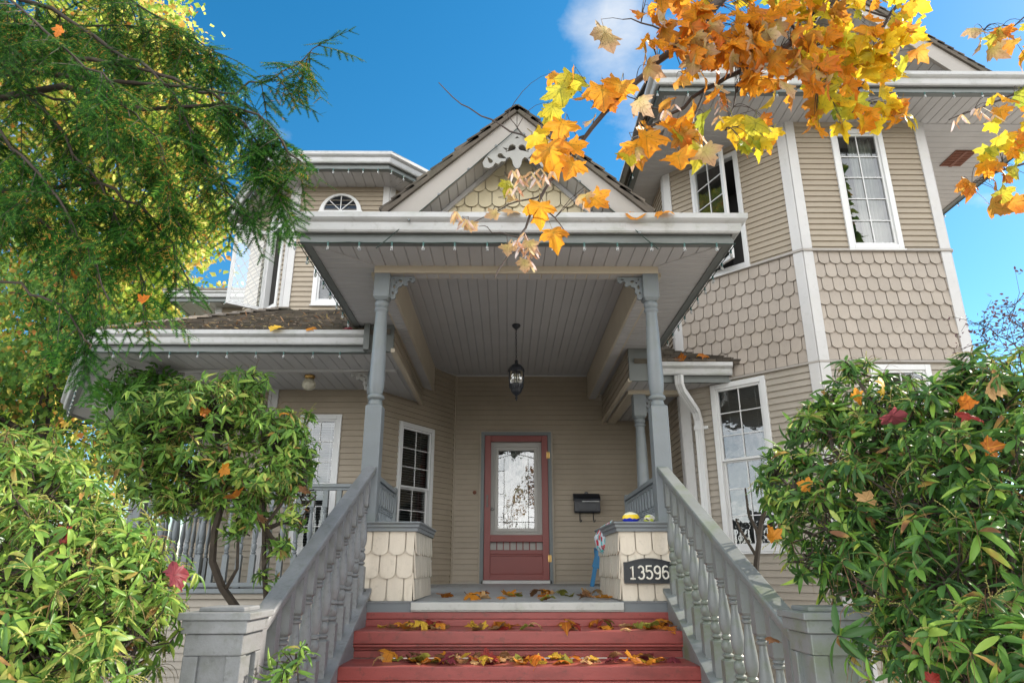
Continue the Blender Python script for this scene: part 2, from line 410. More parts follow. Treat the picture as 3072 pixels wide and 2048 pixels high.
mat('deck_edge', (.40, .40, .375), .5, .1, 3., .15, 60., dirt=(.25, .27, .2), dscale=4., damt=.6, specks=((.22, .22, .19), 20, 0.4))
mat('red_step', (.26, .058, .050), .38, .16, 2.6, .16, 60., dirt=(.10, .028, .022), dscale=3.4, damt=.6, stretch=(1, 2.5, 2.5), specks=((.12, .045, .035), 22, 0.55))
mat('door_red', (.18, .032, .026), .4, .06, 2., .05, 60.)
mat('door_grey', (.40, .385, .36), .45, .05, 2., .05, 60.)
mat('door_trim', (.13, .145, .15), .5, .08, 2.)
mat('lead', (.06, .06, .055), .3, .1, 4., metal=.8)
mat('brass', (.35, .22, .08), .3, .15, 8., metal=1.)
mat('black_metal', (.014, .016, .022), .38, .2, 6., .1, 90.)
mat('roof', (.085, .07, .055), .85, .3, 6., .5, 60., island=.4, dirt=(.05, .055, .03), dscale=2., damt=.6)
mat('roof_cap', (.22, .19, .16), .85, .25, 6., .5, 60., island=.25, dirt=(.1, .09, .06), dscale=3., damt=.5)
mat('interior', (.09, .085, .08), .8, .1, 2.)
mat('blind', (.34, .34, .33), .5, .05, 5.)
mat('curtain', (.26, .265, .23), .8, .1, 3., stretch=(3, 3, .4))
mat('bark', (.045, .034, .025), .85, .35, 9., .8, 40., dirt=(.09, .07, .05), dscale=8., damt=.5)
mat('twig', (.05, .036, .03), .7, .3, 12., .3, 60.)
mat('soil', (.055, .045, .035), .95, .3, 4., .8, 30.)
mat('mulch', (.36, .345, .32), .95, .3, 2.5, .8, 30., dirt=(.2, .18, .14), dscale=3., damt=.6)
mat('concrete', (.52, .515, .50), .8, .12, 3., .3, 40.)
mat('paper', (.62, .62, .62), .6, .15, 40.)
mat('cable', (.012, .03, .024), .5, .2, 8.)
mat('teal_socket', (.03, .09, .08), .4, .1, 8.)
mat('blue_chair', (.008, .12, .26), .4, .06, 4.)
mat('vent_wood', (.16, .055, .028), .6, .2, 9., stretch=(1, 8, 1))
mat('plaque', (.025, .028, .032), .45, .15, 6.)
mat('digit', (.68, .66, .58), .5, .06, 9.)
mat('lamp_shell', (.45, .42, .33), .3, .2, 7.)
glassmat('glass', .12); glassmat('glass_dark', .07, (.7, .75, .75)); glassmat('glass_wavy', .10, (.85, .88, .88), wob=.12); glassmat('bulb_glass', .12, (.95, .97, .97))
glassmat('glass_lantern', .12, (.86, .86, .84))
CLOUD_OFF = (0, 0, 0)
EXPOSURE = 1.02
CLOUDS = [((0.243, 1, 0.983), 8, 2, .15), ((0.185, 1, 0.927), 4, 1, .12), ((0.852, 1, 0.568), 5, 1, .16), ((0.763, 1, 0.996), 2.5, .5, .12), ((0.237, 1, 0.753), 4, 1, .1)]
# measured positions of branches, boughs and shrub masses (metres from the eye point)
MAPLE_BR = [[0.02,0.006,[[1.068,2.35,2.507],[0.896,2.35,2.323],[0.746,2.4,2.192],[0.614,2.45,2.06],[0.473,2.45,1.912],[0.324,2.5,1.749],[0.18,2.5,1.546]]],[0.007,0.0025,[[0.18,2.5,1.546],[0.115,2.5,1.412],[0.051,2.48,1.281],[-0.002,2.45,1.17],[-0.049,2.42,1.068]]],[0.006,0.002,[[0.343,2.5,1.771],[0.209,2.48,1.681],[0.062,2.5,1.77],[-0.069,2.5,1.846],[-0.205,2.52,1.94],[-0.312,2.55,2.079]]],[0.003,0.0015,[[0.062,2.5,1.77],[-0.003,2.48,1.854]]],[0.004,0.0015,[[0.143,2.5,1.483],[0.042,2.48,1.436],[-0.064,2.46,1.368],[-0.159,2.45,1.313]]],[0.004,0.0015,[[0.133,2.5,1.432],[0.192,2.47,1.355],[0.233,2.46,1.262]]],[0.003,0.0012,[[0.042,2.47,1.266],[-0.063,2.46,1.28],[-0.116,2.45,1.304]]],[0.016,0.005,[[1.702,2.5,2.724],[1.515,2.5,2.514],[1.382,2.5,2.361],[1.224,2.5,2.213],[1.035,2.5,2.105],[0.871,2.5,2.01],[0.707,2.5,1.88],[0.568,2.5,1.772]]],[0.005,0.0018,[[1.035,2.5,2.105],[0.995,2.48,1.972],[0.918,2.45,1.76]]],[0.005,0.0018,[[0.871,2.5,2.01],[0.792,2.48,1.825],[0.716,2.45,1.652]]],[0.005,0.0018,[[0.707,2.5,1.88],[0.596,2.5,1.929],[0.504,2.5,1.985]]],[0.009,0.003,[[2.12,2.7,2.887],[1.892,2.7,2.607],[1.769,2.7,2.393],[1.662,2.7,2.188],[1.577,2.65,2.001]]],[0.005,0.002,[[1.382,2.5,2.361],[1.375,2.5,2.166],[1.363,2.48,2.009]]],[0.006,0.002,[[0.746,2.4,2.192],[0.636,2.4,2.262],[0.504,2.4,2.297]]],[0.006,0.002,[[0.896,2.35,2.323],[0.811,2.38,2.128],[0.75,2.4,2.008]]],[0.006,0.002,[[1.892,2.7,2.607],[1.726,2.7,2.66],[1.611,2.7,2.77]]],[0.01,0.003,[[3.091,3.0,2.608],[2.881,3.0,2.521],[2.686,3.0,2.394],[2.506,3.0,2.31],[2.266,2.95,2.191]]],[0.008,0.002,[[2.928,3.0,2.164],[2.679,3.0,1.98],[2.46,3.0,1.902],[2.262,2.95,1.796]]],[0.006,0.002,[[3.181,3.1,3.222],[2.884,3.1,2.936],[2.703,3.1,2.903]]],[0.012,0.006,[[3.301,3.0,3.027],[3.091,3.0,2.608],[2.928,3.0,2.164]]]]
MAPLE_CL = [[[0.566,2.3,2.055],[0.842,2.3,2.309],0.20000000000000018,34,"o"],[[0.76,2.3,1.99],[1.104,2.3,2.31],0.25,62,"o"],[[0.967,2.35,1.923],[1.35,2.35,2.314],0.2999999999999998,75,"o"],[[0.563,2.35,1.856],[0.991,2.35,2.148],0.25,26,"o"],[[1.257,2.45,2.169],[1.823,2.45,2.516],0.34999999999999964,105,"y"],[[1.345,2.5,1.82],[1.765,2.5,2.265],0.25,85,"y"],[[1.115,2.5,1.797],[1.52,2.5,2.215],0.20000000000000018,34,"oy"],[[0.632,2.4,1.66],[0.983,2.4,1.92],0.20000000000000018,13,"og"],[[0.489,2.42,1.589],[0.673,2.42,1.912],0.1299999999999999,8,"o"],[[0.957,2.45,1.696],[1.16,2.45,2.006],0.09999999999999964,8,"yg"],[[0.335,2.42,1.8],[0.529,2.42,2.001],0.1299999999999999,4,"o"],[[0.18,2.42,1.821],[0.307,2.42,2.068],0.08000000000000007,4,"og"],[[1.843,2.6,2.51],[1.999,2.6,2.671],0.19999999999999973,8,"y"],[[2.535,2.95,2.286],[2.926,2.95,2.854],0.25,24,"og"],[[2.308,2.9,2.013],[2.755,2.9,2.41],0.20000000000000018,20,"y"],[[2.378,2.9,1.742],[2.699,2.9,2.091],0.20000000000000018,22,"yg"],[[2.192,2.9,1.669],[2.481,2.9,1.913],0.10000000000000009,10,"o"],[[2.56,3.05,2.736],[2.792,3.05,3.011],0.10000000000000009,5,"b"],[[0.642,2.4,2.358],[1.447,2.4,2.563],0.3999999999999999,55,"oy"]]
MAPLE_ONE = [[0.176,2.42,1.609,0.132,10,"o"],[0.226,2.44,1.75,0.12,-15,"o"],[0.277,2.43,1.647,0.104,30,"o"],[0.134,2.45,1.703,0.096,40,"yg"],[0.257,2.44,1.56,0.1,-25,"o"],[0.57,2.4,1.659,0.128,0,"o"],[0.536,2.42,1.631,0.12,20,"o"],[0.432,2.4,2.19,0.13,15,"b"],[0.228,2.42,1.909,0.13,10,"og"],[0.276,2.42,1.965,0.12,-10,"og"],[0.403,2.42,1.899,0.128,0,"o"],[0.473,2.44,1.938,0.12,-15,"o"],[0.498,2.42,1.6,0.09,0,"g"],[0.697,2.42,1.738,0.12,5,"og"],[0.786,2.42,1.717,0.128,0,"o"],[0.962,2.44,1.775,0.12,5,"yg"],[1.043,2.44,1.754,0.112,-5,"yg"],[0.796,2.42,1.622,0.1,0,"g"],[0.698,2.4,1.577,0.11,0,"o"],[0.815,2.4,1.598,0.1,20,"b"],[0.13,2.45,1.364,0.1,0,"o"],[0.189,2.45,1.256,0.09,15,"o"],[0.369,2.45,1.414,0.1,40,"o"],[0.316,2.45,1.424,0.07,0,"b"],[-0.14,2.42,1.288,0.055,40,"b"],[-0.063,2.42,1.336,0.055,-60,"b"],[-0.002,2.42,1.184,0.055,0,"b"],[0.091,2.4,1.193,0.055,20,"b"],[0.065,2.4,1.109,0.055,0,"b"],[0.024,2.45,1.423,0.055,80,"b"],[0.173,2.46,1.829,0.07,0,"g"],[-0.002,2.44,1.477,0.06,10,"g"]]
SAMARA = [[0.024,2.42,1.546],[0.059,2.42,1.516],[0.104,2.42,1.526],[0.157,2.42,1.537],[0.183,2.42,1.516],[0.13,2.42,1.506],[0.042,2.42,1.485],[0.041,2.42,1.24],[0.066,2.42,1.212],[0.092,2.42,1.231],[0.083,2.42,1.174],[0.109,2.42,1.203],[0.058,2.42,1.25],[0.075,2.42,1.146],[-0.175,2.42,1.307],[-0.202,2.42,1.346],[0.908,2.42,1.847],[0.931,2.42,1.891],[0.668,2.42,1.846],[0.693,2.42,1.813],[1.901,2.42,1.819],[1.982,2.42,1.852],[2.013,2.42,1.826]]
FIR_LIMB = [[0.035,0.008,[[-3.272,2.9,3.06],[-2.425,2.9,2.828],[-2.078,2.9,2.574],[-1.827,2.9,2.424],[-1.635,2.9,2.331],[-1.422,2.9,2.226],[-1.188,2.9,2.098],[-1.017,2.9,1.897]]],[0.03,0.006,[[-2.972,2.7,2.737],[-2.416,2.7,2.393],[-2.27,2.7,2.116],[-2.042,2.7,1.901],[-1.868,2.75,1.68],[-1.705,2.8,1.396],[-1.596,2.8,1.101]]],[0.02,0.004,[[-1.635,2.9,2.331],[-1.455,2.95,2.331],[-1.305,3.0,2.441],[-1.133,3.0,2.554],[-1.006,3.0,2.698]]],[0.02,0.004,[[-1.422,2.9,2.226],[-1.268,2.9,2.046],[-1.157,2.9,1.823],[-1.076,2.9,1.656]]],[0.02,0.004,[[-1.827,2.9,2.424],[-1.633,2.9,2.173],[-1.488,2.9,1.92],[-1.356,2.9,1.726],[-1.254,2.9,1.585]]],[0.025,0.005,[[-2.709,2.6,2.082],[-2.26,2.6,1.852],[-2.038,2.6,1.63],[-1.863,2.6,1.418],[-1.713,2.6,1.216],[-1.627,2.6,1.041]]],[0.02,0.004,[[-2.27,2.7,2.116],[-2.099,2.75,2.132],[-1.903,2.8,2.046],[-1.707,2.8,1.876],[-1.551,2.8,1.666],[-1.457,2.8,1.441]]],[0.02,0.004,[[-3.201,3.2,2.99],[-2.573,3.2,2.994],[-2.196,3.2,2.996],[-1.849,3.2,2.873],[-1.604,3.2,2.722]]],[0.02,0.004,[[-2.58,2.8,1.754],[-2.215,2.8,1.572],[-1.975,2.8,1.373],[-1.813,2.8,1.141],[-1.761,2.8,1.019]]],[0.02,0.004,[[-1.868,2.75,1.68],[-1.7,2.8,1.596],[-1.536,2.85,1.422],[-1.45,2.85,1.248]]],[0.02,0.004,[[-2.565,2.5,2.588],[-2.153,2.5,2.363],[-1.913,2.5,2.146],[-1.733,2.5,2.007],[-1.596,2.55,1.842],[-1.498,2.6,1.676]]],[0.02,0.004,[[-2.458,3.1,3.344],[-2.075,3.1,3.026],[-1.747,3.1,2.814],[-1.561,3.1,2.696]]],[0.02,0.004,[[-2.356,2.7,1.179],[-2.074,2.7,1.16],[-1.887,2.7,1.06],[-1.768,2.7,0.924],[-1.73,2.7,0.867]]]]
SH_LEFT = [[-1.953,2.9,0.269,0.28,0.33,0.22],[-1.74,3.0,0.126,0.2,0.25,0.14],[-1.691,2.7,-0.034,0.36,0.4,0.28],[-1.393,2.7,-0.08,0.17,0.25,0.2],[-1.603,2.5,-0.265,0.33,0.3,0.25],[-1.345,2.55,-0.243,0.2,0.25,0.18],[-2.236,3.1,0.431,0.25,0.3,0.15],[-1.324,2.7,-0.199,0.08,0.15,0.1]]
SH_MID = [[-2.071,4.0,0.8,0.25,0.3,0.2],[-1.719,4.0,0.852,0.3,0.35,0.2],[-1.361,4.05,0.732,0.23,0.3,0.18],[-2.032,3.9,0.555,0.2,0.25,0.14],[-1.731,3.95,0.538,0.27,0.3,0.16],[-1.37,4.0,0.495,0.26,0.3,0.15],[-1.174,4.05,0.402,0.12,0.2,0.1],[-1.588,4.0,1.039,0.14,0.16,0.13],[-1.943,4.0,0.971,0.13,0.2,0.1],[-1.486,3.95,0.368,0.12,0.2,0.07],[-1.219,4.05,0.603,0.12,0.2,0.1],[-2.154,3.9,0.691,0.14,0.2,0.12],[-1.174,4.0,0.288,0.12,0.15,0.09],[-1.503,3.95,0.213,0.07,0.1,0.06],[-1.253,3.95,0.132,0.07,0.1,0.07],[-1.316,3.95,-0.05,0.06,0.08,0.06],[-1.808,3.95,0.391,0.14,0.2,0.08],[-2.036,3.9,0.434,0.12,0.15,0.08],[-1.873,3.9,0.327,0.1,0.12,0.06],[-1.633,3.95,0.368,0.1,0.12,0.06],[-1.426,3.95,0.272,0.09,0.12,0.06]]
SH_RIGHT = [[1.42,3.4,0.36,0.2,0.25,0.22],[1.672,3.3,0.494,0.26,0.3,0.22],[1.867,3.1,0.564,0.28,0.3,0.2],[2.03,2.9,0.623,0.25,0.3,0.2],[2.134,2.8,0.565,0.22,0.3,0.25],[1.803,3.3,0.774,0.13,0.15,0.12],[2.055,3.0,0.806,0.1,0.12,0.08],[1.462,3.1,0.141,0.3,0.35,0.25],[1.665,2.8,0.211,0.33,0.4,0.28],[1.827,2.6,0.212,0.3,0.4,0.3],[1.479,2.9,-0.054,0.24,0.3,0.2],[1.509,2.5,-0.089,0.3,0.35,0.25],[1.634,2.35,-0.07,0.25,0.3,0.25],[1.374,2.2,-0.235,0.26,0.3,0.17],[1.346,2.4,-0.243,0.16,0.25,0.13],[1.43,2.1,-0.247,0.2,0.25,0.15],[1.624,3.4,0.729,0.09,0.12,0.1],[1.355,3.5,0.221,0.1,0.14,0.12],[1.355,3.2,0.033,0.14,0.2,0.12],[1.511,3.85,0.503,0.12,0.12,0.15],[1.583,3.6,0.713,0.13,0.14,0.12],[1.507,3.8,0.332,0.12,0.1,0.12],[1.741,3.3,0.931,0.07,0.08,0.08],[1.658,3.35,0.808,0.08,0.08,0.06]]
SH_LOW = [[-0.831,2.95,-0.313,0.08,0.1,0.1],[-0.845,2.9,-0.369,0.06,0.1,0.06]]
TIPS_RIGHT = [[1.502,3.4,0.729],[1.545,3.4,0.797],[1.665,3.35,0.785],[1.731,3.35,0.853],[1.817,3.3,0.988],[1.615,3.4,0.662],[1.865,3.2,0.815],[1.838,3.2,0.903],[1.901,3.1,0.853],[2.1,3.0,0.878],[2.152,2.95,0.854],[2.11,2.95,0.936],[2.222,2.9,0.88]]
TRUNK_MID = [[0.024,0.015,[[-1.432,3.9,-0.202],[-1.527,3.9,-0.094],[-1.599,3.9,0.04],[-1.618,3.92,0.2],[-1.604,3.95,0.368],[-1.607,3.95,0.538],[-1.702,4.0,0.722]]],[0.016,0.01,[[-1.31,4.0,-0.208],[-1.35,4.0,0.018],[-1.374,4.0,0.228],[-1.414,4.0,0.446],[-1.409,4.0,0.621]]],[0.012,0.006,[[-1.504,3.9,-0.094],[-1.458,3.9,0.006],[-1.483,3.92,0.2],[-1.554,3.95,0.416]]],[0.012,0.006,[[-1.604,3.95,0.368],[-1.781,3.95,0.538],[-1.974,3.95,0.662]]],[0.012,0.006,[[-1.374,4.0,0.228],[-1.259,4.0,0.397],[-1.172,4.0,0.52]]]]
TRUNK_RIGHT = [[0.019,0.01,[[1.338,4.0,-0.253],[1.393,4.0,0.041],[1.445,4.0,0.253],[1.493,3.9,0.461],[1.537,3.8,0.569]]],[0.012,0.005,[[1.429,4.0,0.182],[1.38,4.0,0.301],[1.376,4.0,0.448]]],[0.01,0.004,[[1.403,4.0,0.064],[1.322,4.0,0.217],[1.303,4.0,0.277]]]]
CAUGHT = [[-1.418,3.55,0.374,0.14,150,"rust","dark orange maple leaf caught on the shrub beside the left railing, its veins glowing"],[-1.154,2.45,-0.028,0.13,60,"magenta","magenta maple leaf caught on the left shrub above the newel post"],[-1.113,3.75,0.4,0.1,30,"brown","brown maple leaf caught low on the right side of the railing shrub"],[-1.314,3.7,0.266,0.11,200,"brown","dull brown maple leaf hanging among the stems of the railing shrub"],[-1.682,3.65,0.826,0.09,70,"rust","rust maple leaf lying in the top of the railing shrub, right of its left peak"],[-1.247,3.7,0.813,0.08,0,"orange","small orange maple leaf at the top right of the railing shrub"],[-1.5,3.6,0.502,0.1,120,"orange","orange maple leaf inside the railing shrub above the porch rail"],[-1.566,2.45,0.118,0.1,50,"crimson","faded crimson maple leaf tucked into the big left shrub"],[-1.625,2.5,0.069,0.09,10,"magenta","pink maple leaf tucked low into the big left shrub"],[1.65,2.78,0.619,0.15,165,"pink","large pink and purple maple leaf lying on the right shrub"],[1.793,2.55,0.624,0.15,150,"flame","large flame orange maple leaf glowing on top of the right shrub"],[1.766,2.5,0.537,0.12,20,"crimson","red maple leaf under the flame orange one on the right shrub"],[1.714,3.0,0.795,0.13,90,"yellow","bright yellow maple leaf on the upper left tip of the right shrub"],[1.645,3.05,0.767,0.11,60,"orange","orange maple leaf beside the bright yellow one on the right shrub"],[1.895,2.5,0.672,0.13,110,"tan","golden maple leaf at the right edge on top of the right shrub"],[1.204,3.15,0.152,0.12,-20,"orange","orange maple leaf hanging at the left side of the right shrub"],[1.458,2.75,0.274,0.11,30,"tan","tan maple leaf in the middle of the right shrub"],[1.369,3.1,0.367,0.1,-60,"orange","pale orange maple leaf low on the left flank of the right shrub"],[1.175,2.0,-0.288,0.06,40,"crimson","dark red leaf low on the right shrub near the newel post"],[1.731,2.35,0.413,0.1,80,"rust","rust maple leaf at the right edge of the right shrub"],[1.102,3.0,-0.288,0.08,10,"brown","brown leaf under the right shrub"],[-2.17,2.6,2.47,0.09,200,"flame","orange maple leaf caught high in the conifer near the upper left corner"],[-1.833,2.6,1.186,0.08,80,"rust","rust maple leaf caught in the lower conifer boughs"],[-1.522,2.6,1.07,0.07,40,"flame","small orange leaf caught in the lowest conifer boughs above the porch roof"]]
WIST = [[-4.51,7.45,2.044],[-4.35,7.45,2.239],[-4.258,7.45,2.136],[-4.102,7.45,2.085],[-4.021,7.45,2.188],[-3.939,7.45,2.137],[-4.28,7.45,1.984],[-4.129,7.45,1.959],[-4.004,7.45,1.934],[-3.841,7.45,1.984],[-3.756,7.45,2.061],[-3.922,7.45,1.884],[-3.695,7.45,1.985],[-4.368,7.45,1.933]]
TWIGS = [[[4.968,6.0,1.531],[4.717,6.0,1.989],[4.574,6.0,2.075],[4.434,6.0,2.183]],[[5.009,6.0,1.696],[4.837,6.0,2.118],[4.732,6.0,2.227],[4.809,6.0,2.381]],[[4.49,6.0,1.53],[4.431,6.0,1.946],[4.43,6.0,2.074],[4.438,6.0,2.204]],[[5.073,6.0,1.948],[4.84,6.0,2.162]]]
# =================================================================== HOUSE
X, Y3, Z = V(1, 0, 0), V(0, 1, 0), V(0, 0, 1)
house = thing('house', (0, 9, -EYE), 'two storey beige house with fish scale shingles, gabled porch and white trim', 'house')
CX = .077
class Wall:
    def __init__(s, P, Q): 
        s.O = V(P[0], P[1], 0); d = V(Q[0] - P[0], Q[1] - P[1], 0); s.L = np.linalg.norm(d); s.U = d / s.L; s.N = V(s.U[1], -s.U[0], 0)
    def at(s, u, z, n=0.): return s.O + s.U * u + Z * z + s.N * n
def siding(name, w, z0, z1, holes=(), m='siding', s0=0., s1=None):
    mb = MB(); lap_wall(mb, w.O, w.U, w.N, s0, w.L if s1 is None else s1, z0, z1, holes); return mb.build(name, m, house)

# ---- windows -----------------------------------------------------------------
def window(w, s0, s1, z0, z1, cols, rows, split=None, fill='dark', cw=.062, upper_rows=None, glass='glass', sill=True, rows2=None, label=None, open_sash=False):
    """casing on wall w between s0..s1, z0..z1; sub-parts sash, pane, grille and whatever hangs behind the pane"""
    mb = MB()
    for a, b, c, d in ((s0, s0 + cw, z0, z1), (s1 - cw, s1, z0, z1), (s0 + cw, s1 - cw, z1 - cw, z1), (s0 + cw, s1 - cw, z0, z0 + cw)):
        mb.fbox(w.O, w.U, w.N, a, b, c, d, -.05, .034)
    if sill: mb.fbox(w.O, w.U, w.N, s0 - .012, s1 + .012, z0 - .022, z0 - .002, -.01, .05)
    f = mb.build('window', 'white_vinyl', house, bevel=.004, label=label)
    a0, a1, b0, b1 = s0 + cw, s1 - cw, z0 + cw, z1 - cw
    sb = MB(); t = .028
    def ring(x0, x1, y0, y1, n0, n1, t=t):
        for a, b, c, d in ((x0, x0 + t, y0, y1), (x1 - t, x1, y0, y1), (x0 + t, x1 - t, y1 - t, y1), (x0 + t, x1 - t, y0, y0 + t)): sb.fbox(w.O, w.U, w.N, a, b, c, d, n0, n1)
    gb = MB(); mtl = .011; pn = MB()
    def lights(x0, x1, y0, y1, nc, nr, n):
        pn.quad(w.at(x0, y0, n), w.at(x1, y0, n), w.at(x1, y1, n), w.at(x0, y1, n))
        for i in range(1, nc): 
            q = x0 + (x1 - x0) * i / nc; gb.fbox(w.O, w.U, w.N, q - mtl / 2, q + mtl / 2, y0, y1, n + .002, n + .012)
        for j in range(1, nr):
            q = y0 + (y1 - y0) * j / nr; gb.fbox(w.O, w.U, w.N, x0, x1, q - mtl / 2, q + mtl / 2, n + .003, n + .013)
    if split:
        ring(a0, a1, split, b1, -.02, .018); lights(a0 + t, a1 - t, split + t, b1 - t, cols, rows, -.004)
        ring(a0, a1, b0, split + .012, -.045, -.021); lights(a0 + t, a1 - t, b0 + t, split - t + .012, cols, rows2 or rows, -.034)
    elif not open_sash:
        ring(a0, a1, b0, b1, -.02, .014, t); lights(a0 + t, a1 - t, b0 + t, b1 - t, cols, rows, -.006)
    if sb.v: sb.build('sash', 'white_vinyl', f, bevel=.003)
    if pn.v: pn.build('pane', glass, f)
    if gb.v: gb.build('grille', 'white_vinyl', f)
    # the room behind
    rb = MB(); dp = .9; p = [w.at(a, b, n) for n in (-.06, -dp) for a, b in ((a0 - .02, b0 - .02), (a1 + .02, b0 - .02), (a1 + .02, b1 + .02), (a0 - .02, b1 + .02))]
    rb.add(p, [(4, 5, 6, 7), (0, 1, 5, 4), (1, 2, 6, 5), (2, 3, 7, 6), (3, 0, 4, 7)]); rb.build('room', 'interior', f)
    if fill == 'blind' or fill == 'blind_top':
        bb = MB(); lo = b0 if fill == 'blind' else b1 - (b1 - b0) * .3; z = lo
        while z < b1 - .01:
            c = w.at((a0 + a1) / 2, z, -.085); tl = unit(w.N * .95 + Z * .2)
            bb.obox(c, w.U, tl, np.cross(w.U, tl), (a1 - a0) / 2 + .005, .019, .0012); z += .033 if fill == 'blind' else .02
        for q in (.2, .8): bb.fbox(w.O, w.U, w.N, a0 + (a1 - a0) * q - .002, a0 + (a1 - a0) * q + .002, lo, b1, -.068, -.066)
        bb.build('blind', 'blind', f)
    if fill in ('curtain', 'curtain_right'):
        cb = MB(); x0 = a0 + (a1 - a0) * (.42 if fill == 'curtain_right' else 0); n = 40; rows_ = []
        for z in (b0 - .01, b1 + .01):
            rows_.append([w.at(x0 + (a1 - x0) * i / n, z, -.14 + .022 * math.sin(i * .95) + .01 * math.sin(i * .37 + 1)) for i in range(n + 1)])
        cb.add(rows_[0] + rows_[1], [(i, i + 1, n + 2 + i, n + 1 + i) for i in range(n)]); cb.build('curtain', 'curtain', f, smooth=True)
    return f
def hole(s0, s1, z0, z1, cw=.03): return (s0 + cw, s1 - cw, z0 + cw, z1 - cw)

# ---- walls ---------------------------------------------------------------------
DECK = -.185; FRONT = -.222; FSL = .0082       # porch floor level; the entry floor falls a little to the front
A_, B_, C_, D_ = (2.18, 8.31), (3.394, 7.10), (5.08, 7.10), (5.42, 8.45)
w_door = Wall((-.79, 10.1), (2.18, 10.1)); w_ang = Wall((-1.70, 8.65), (-.79, 10.1)); w_left = Wall((-3.04, 8.65), (-1.70, 8.65))
w_lf = Wall((-3.95, 9.56), (-3.04, 8.65)); w_ls = Wall((-3.95, 13.4), (-3.95, 9.56)); w_rec = Wall((2.18, 10.1), A_)
w_ab = Wall(A_, B_); w_bc = Wall(B_, C_); w_cd = Wall(C_, D_); w_ds = Wall(D_, (5.42, 13.)); w_urf = Wall((-1.70, 8.65), (-.79, 9.56))
def S(x): return x + .79                                              # door wall: world x -> distance along it
door_hole = (S(-.385), S(.650), -.3, 1.945)
siding('wall', w_door, DECK, 2.9, [door_hole]); 
mb = MB(); lap_wall(mb, w_door.O, w_door.U, w_door.N, 0, w_door.L, 2.9, 5.25); mb.build('wall', 'siding', house)
LA = w_ab.L
siding('wall', w_ang, DECK, 5.25, [hole(.46, 1.205, .12, 1.894)])
siding('wall', w_left, -EYE, 2.3, [hole(.39, .92, .176, 1.89)])
siding('wall', w_left, 3.1, 5.25, [hole(.375, .95, 3.40, 4.72)])
siding('wall', w_lf, -EYE, 2.3); siding('wall', w_lf, 3.0, 5.25, [hole(.667, 1.117, 3.42, 4.74)])
siding('wall', w_ls, -EYE, 5.25); siding('wall', w_urf, 2.9, 5.25)
siding('wall', w_rec, -EYE, 5.25)
Z1, Z2, ZE = 2.165, 3.475, 5.21                                          # shingle band of the bay tower, eaves
for w, lo, hi in ((w_ab, (.41, 1.10, .185, 2.11), (.41, 1.09, 3.49, 5.11)), (w_bc, (.53, 1.19, .185, 2.11), (.537, 1.17, 3.49, 5.11)), (w_cd, None, None)):
    siding('wall', w, -EYE, Z1, [hole(*lo)] if lo else (), 'siding_grey')
    siding('wall', w, Z2, ZE + .04, [hole(*hi)] if hi else ())
    mb = MB(); scales(mb, w.O, w.U, w.N, [(0, Z1), (w.L, Z1), (w.L, Z2), (0, Z2)], .128, .168, .026, .36, phase=.03, seed=int(w.O[0] * 10))
    mb.build('shingle_band', 'shingle_tan', house)
    mb = MB(); mb.fbox(w.O, w.U, w.N, -.02, w.L + .02, Z2 - .012, Z2 + .018, -.01, .045); mb.build('ledge', 'bargeboard', house, bevel=.003)
    mb = MB(); mb.fbox(w.O, w.U, w.N, -.01, w.L + .01, Z1 - .03, Z1 - .006, -.01, .035); mb.build('ledge', 'bargeboard', house, bevel=.003)
siding('wall', w_ds, -EYE, 5.25)
wb = Wall((-6.1, 13.4), (-3.95, 13.4)); siding('wall', wb, -EYE, 5.25); siding('wall', Wall((-6.1, 17), (-6.1, 13.4)), -EYE, 5.25)
w_sk = Wall((-4.12, 7.70), (-1.3, 7.70)); siding('porch_skirt', w_sk, -EYE, -.29, m='siding_grey')
siding('porch_skirt', Wall((-4.12, 10.5), (-4.12, 7.70)), -EYE, -.29, m='siding_grey'); siding('porch_skirt', Wall((-1.3, 7.7), (-1.3, 5.45)), -EYE, -.25, m='siding_grey')
siding('porch_skirt', Wall((1.46, 5.45), (1.46, 8.2)), -EYE, -.25, m='siding_grey')

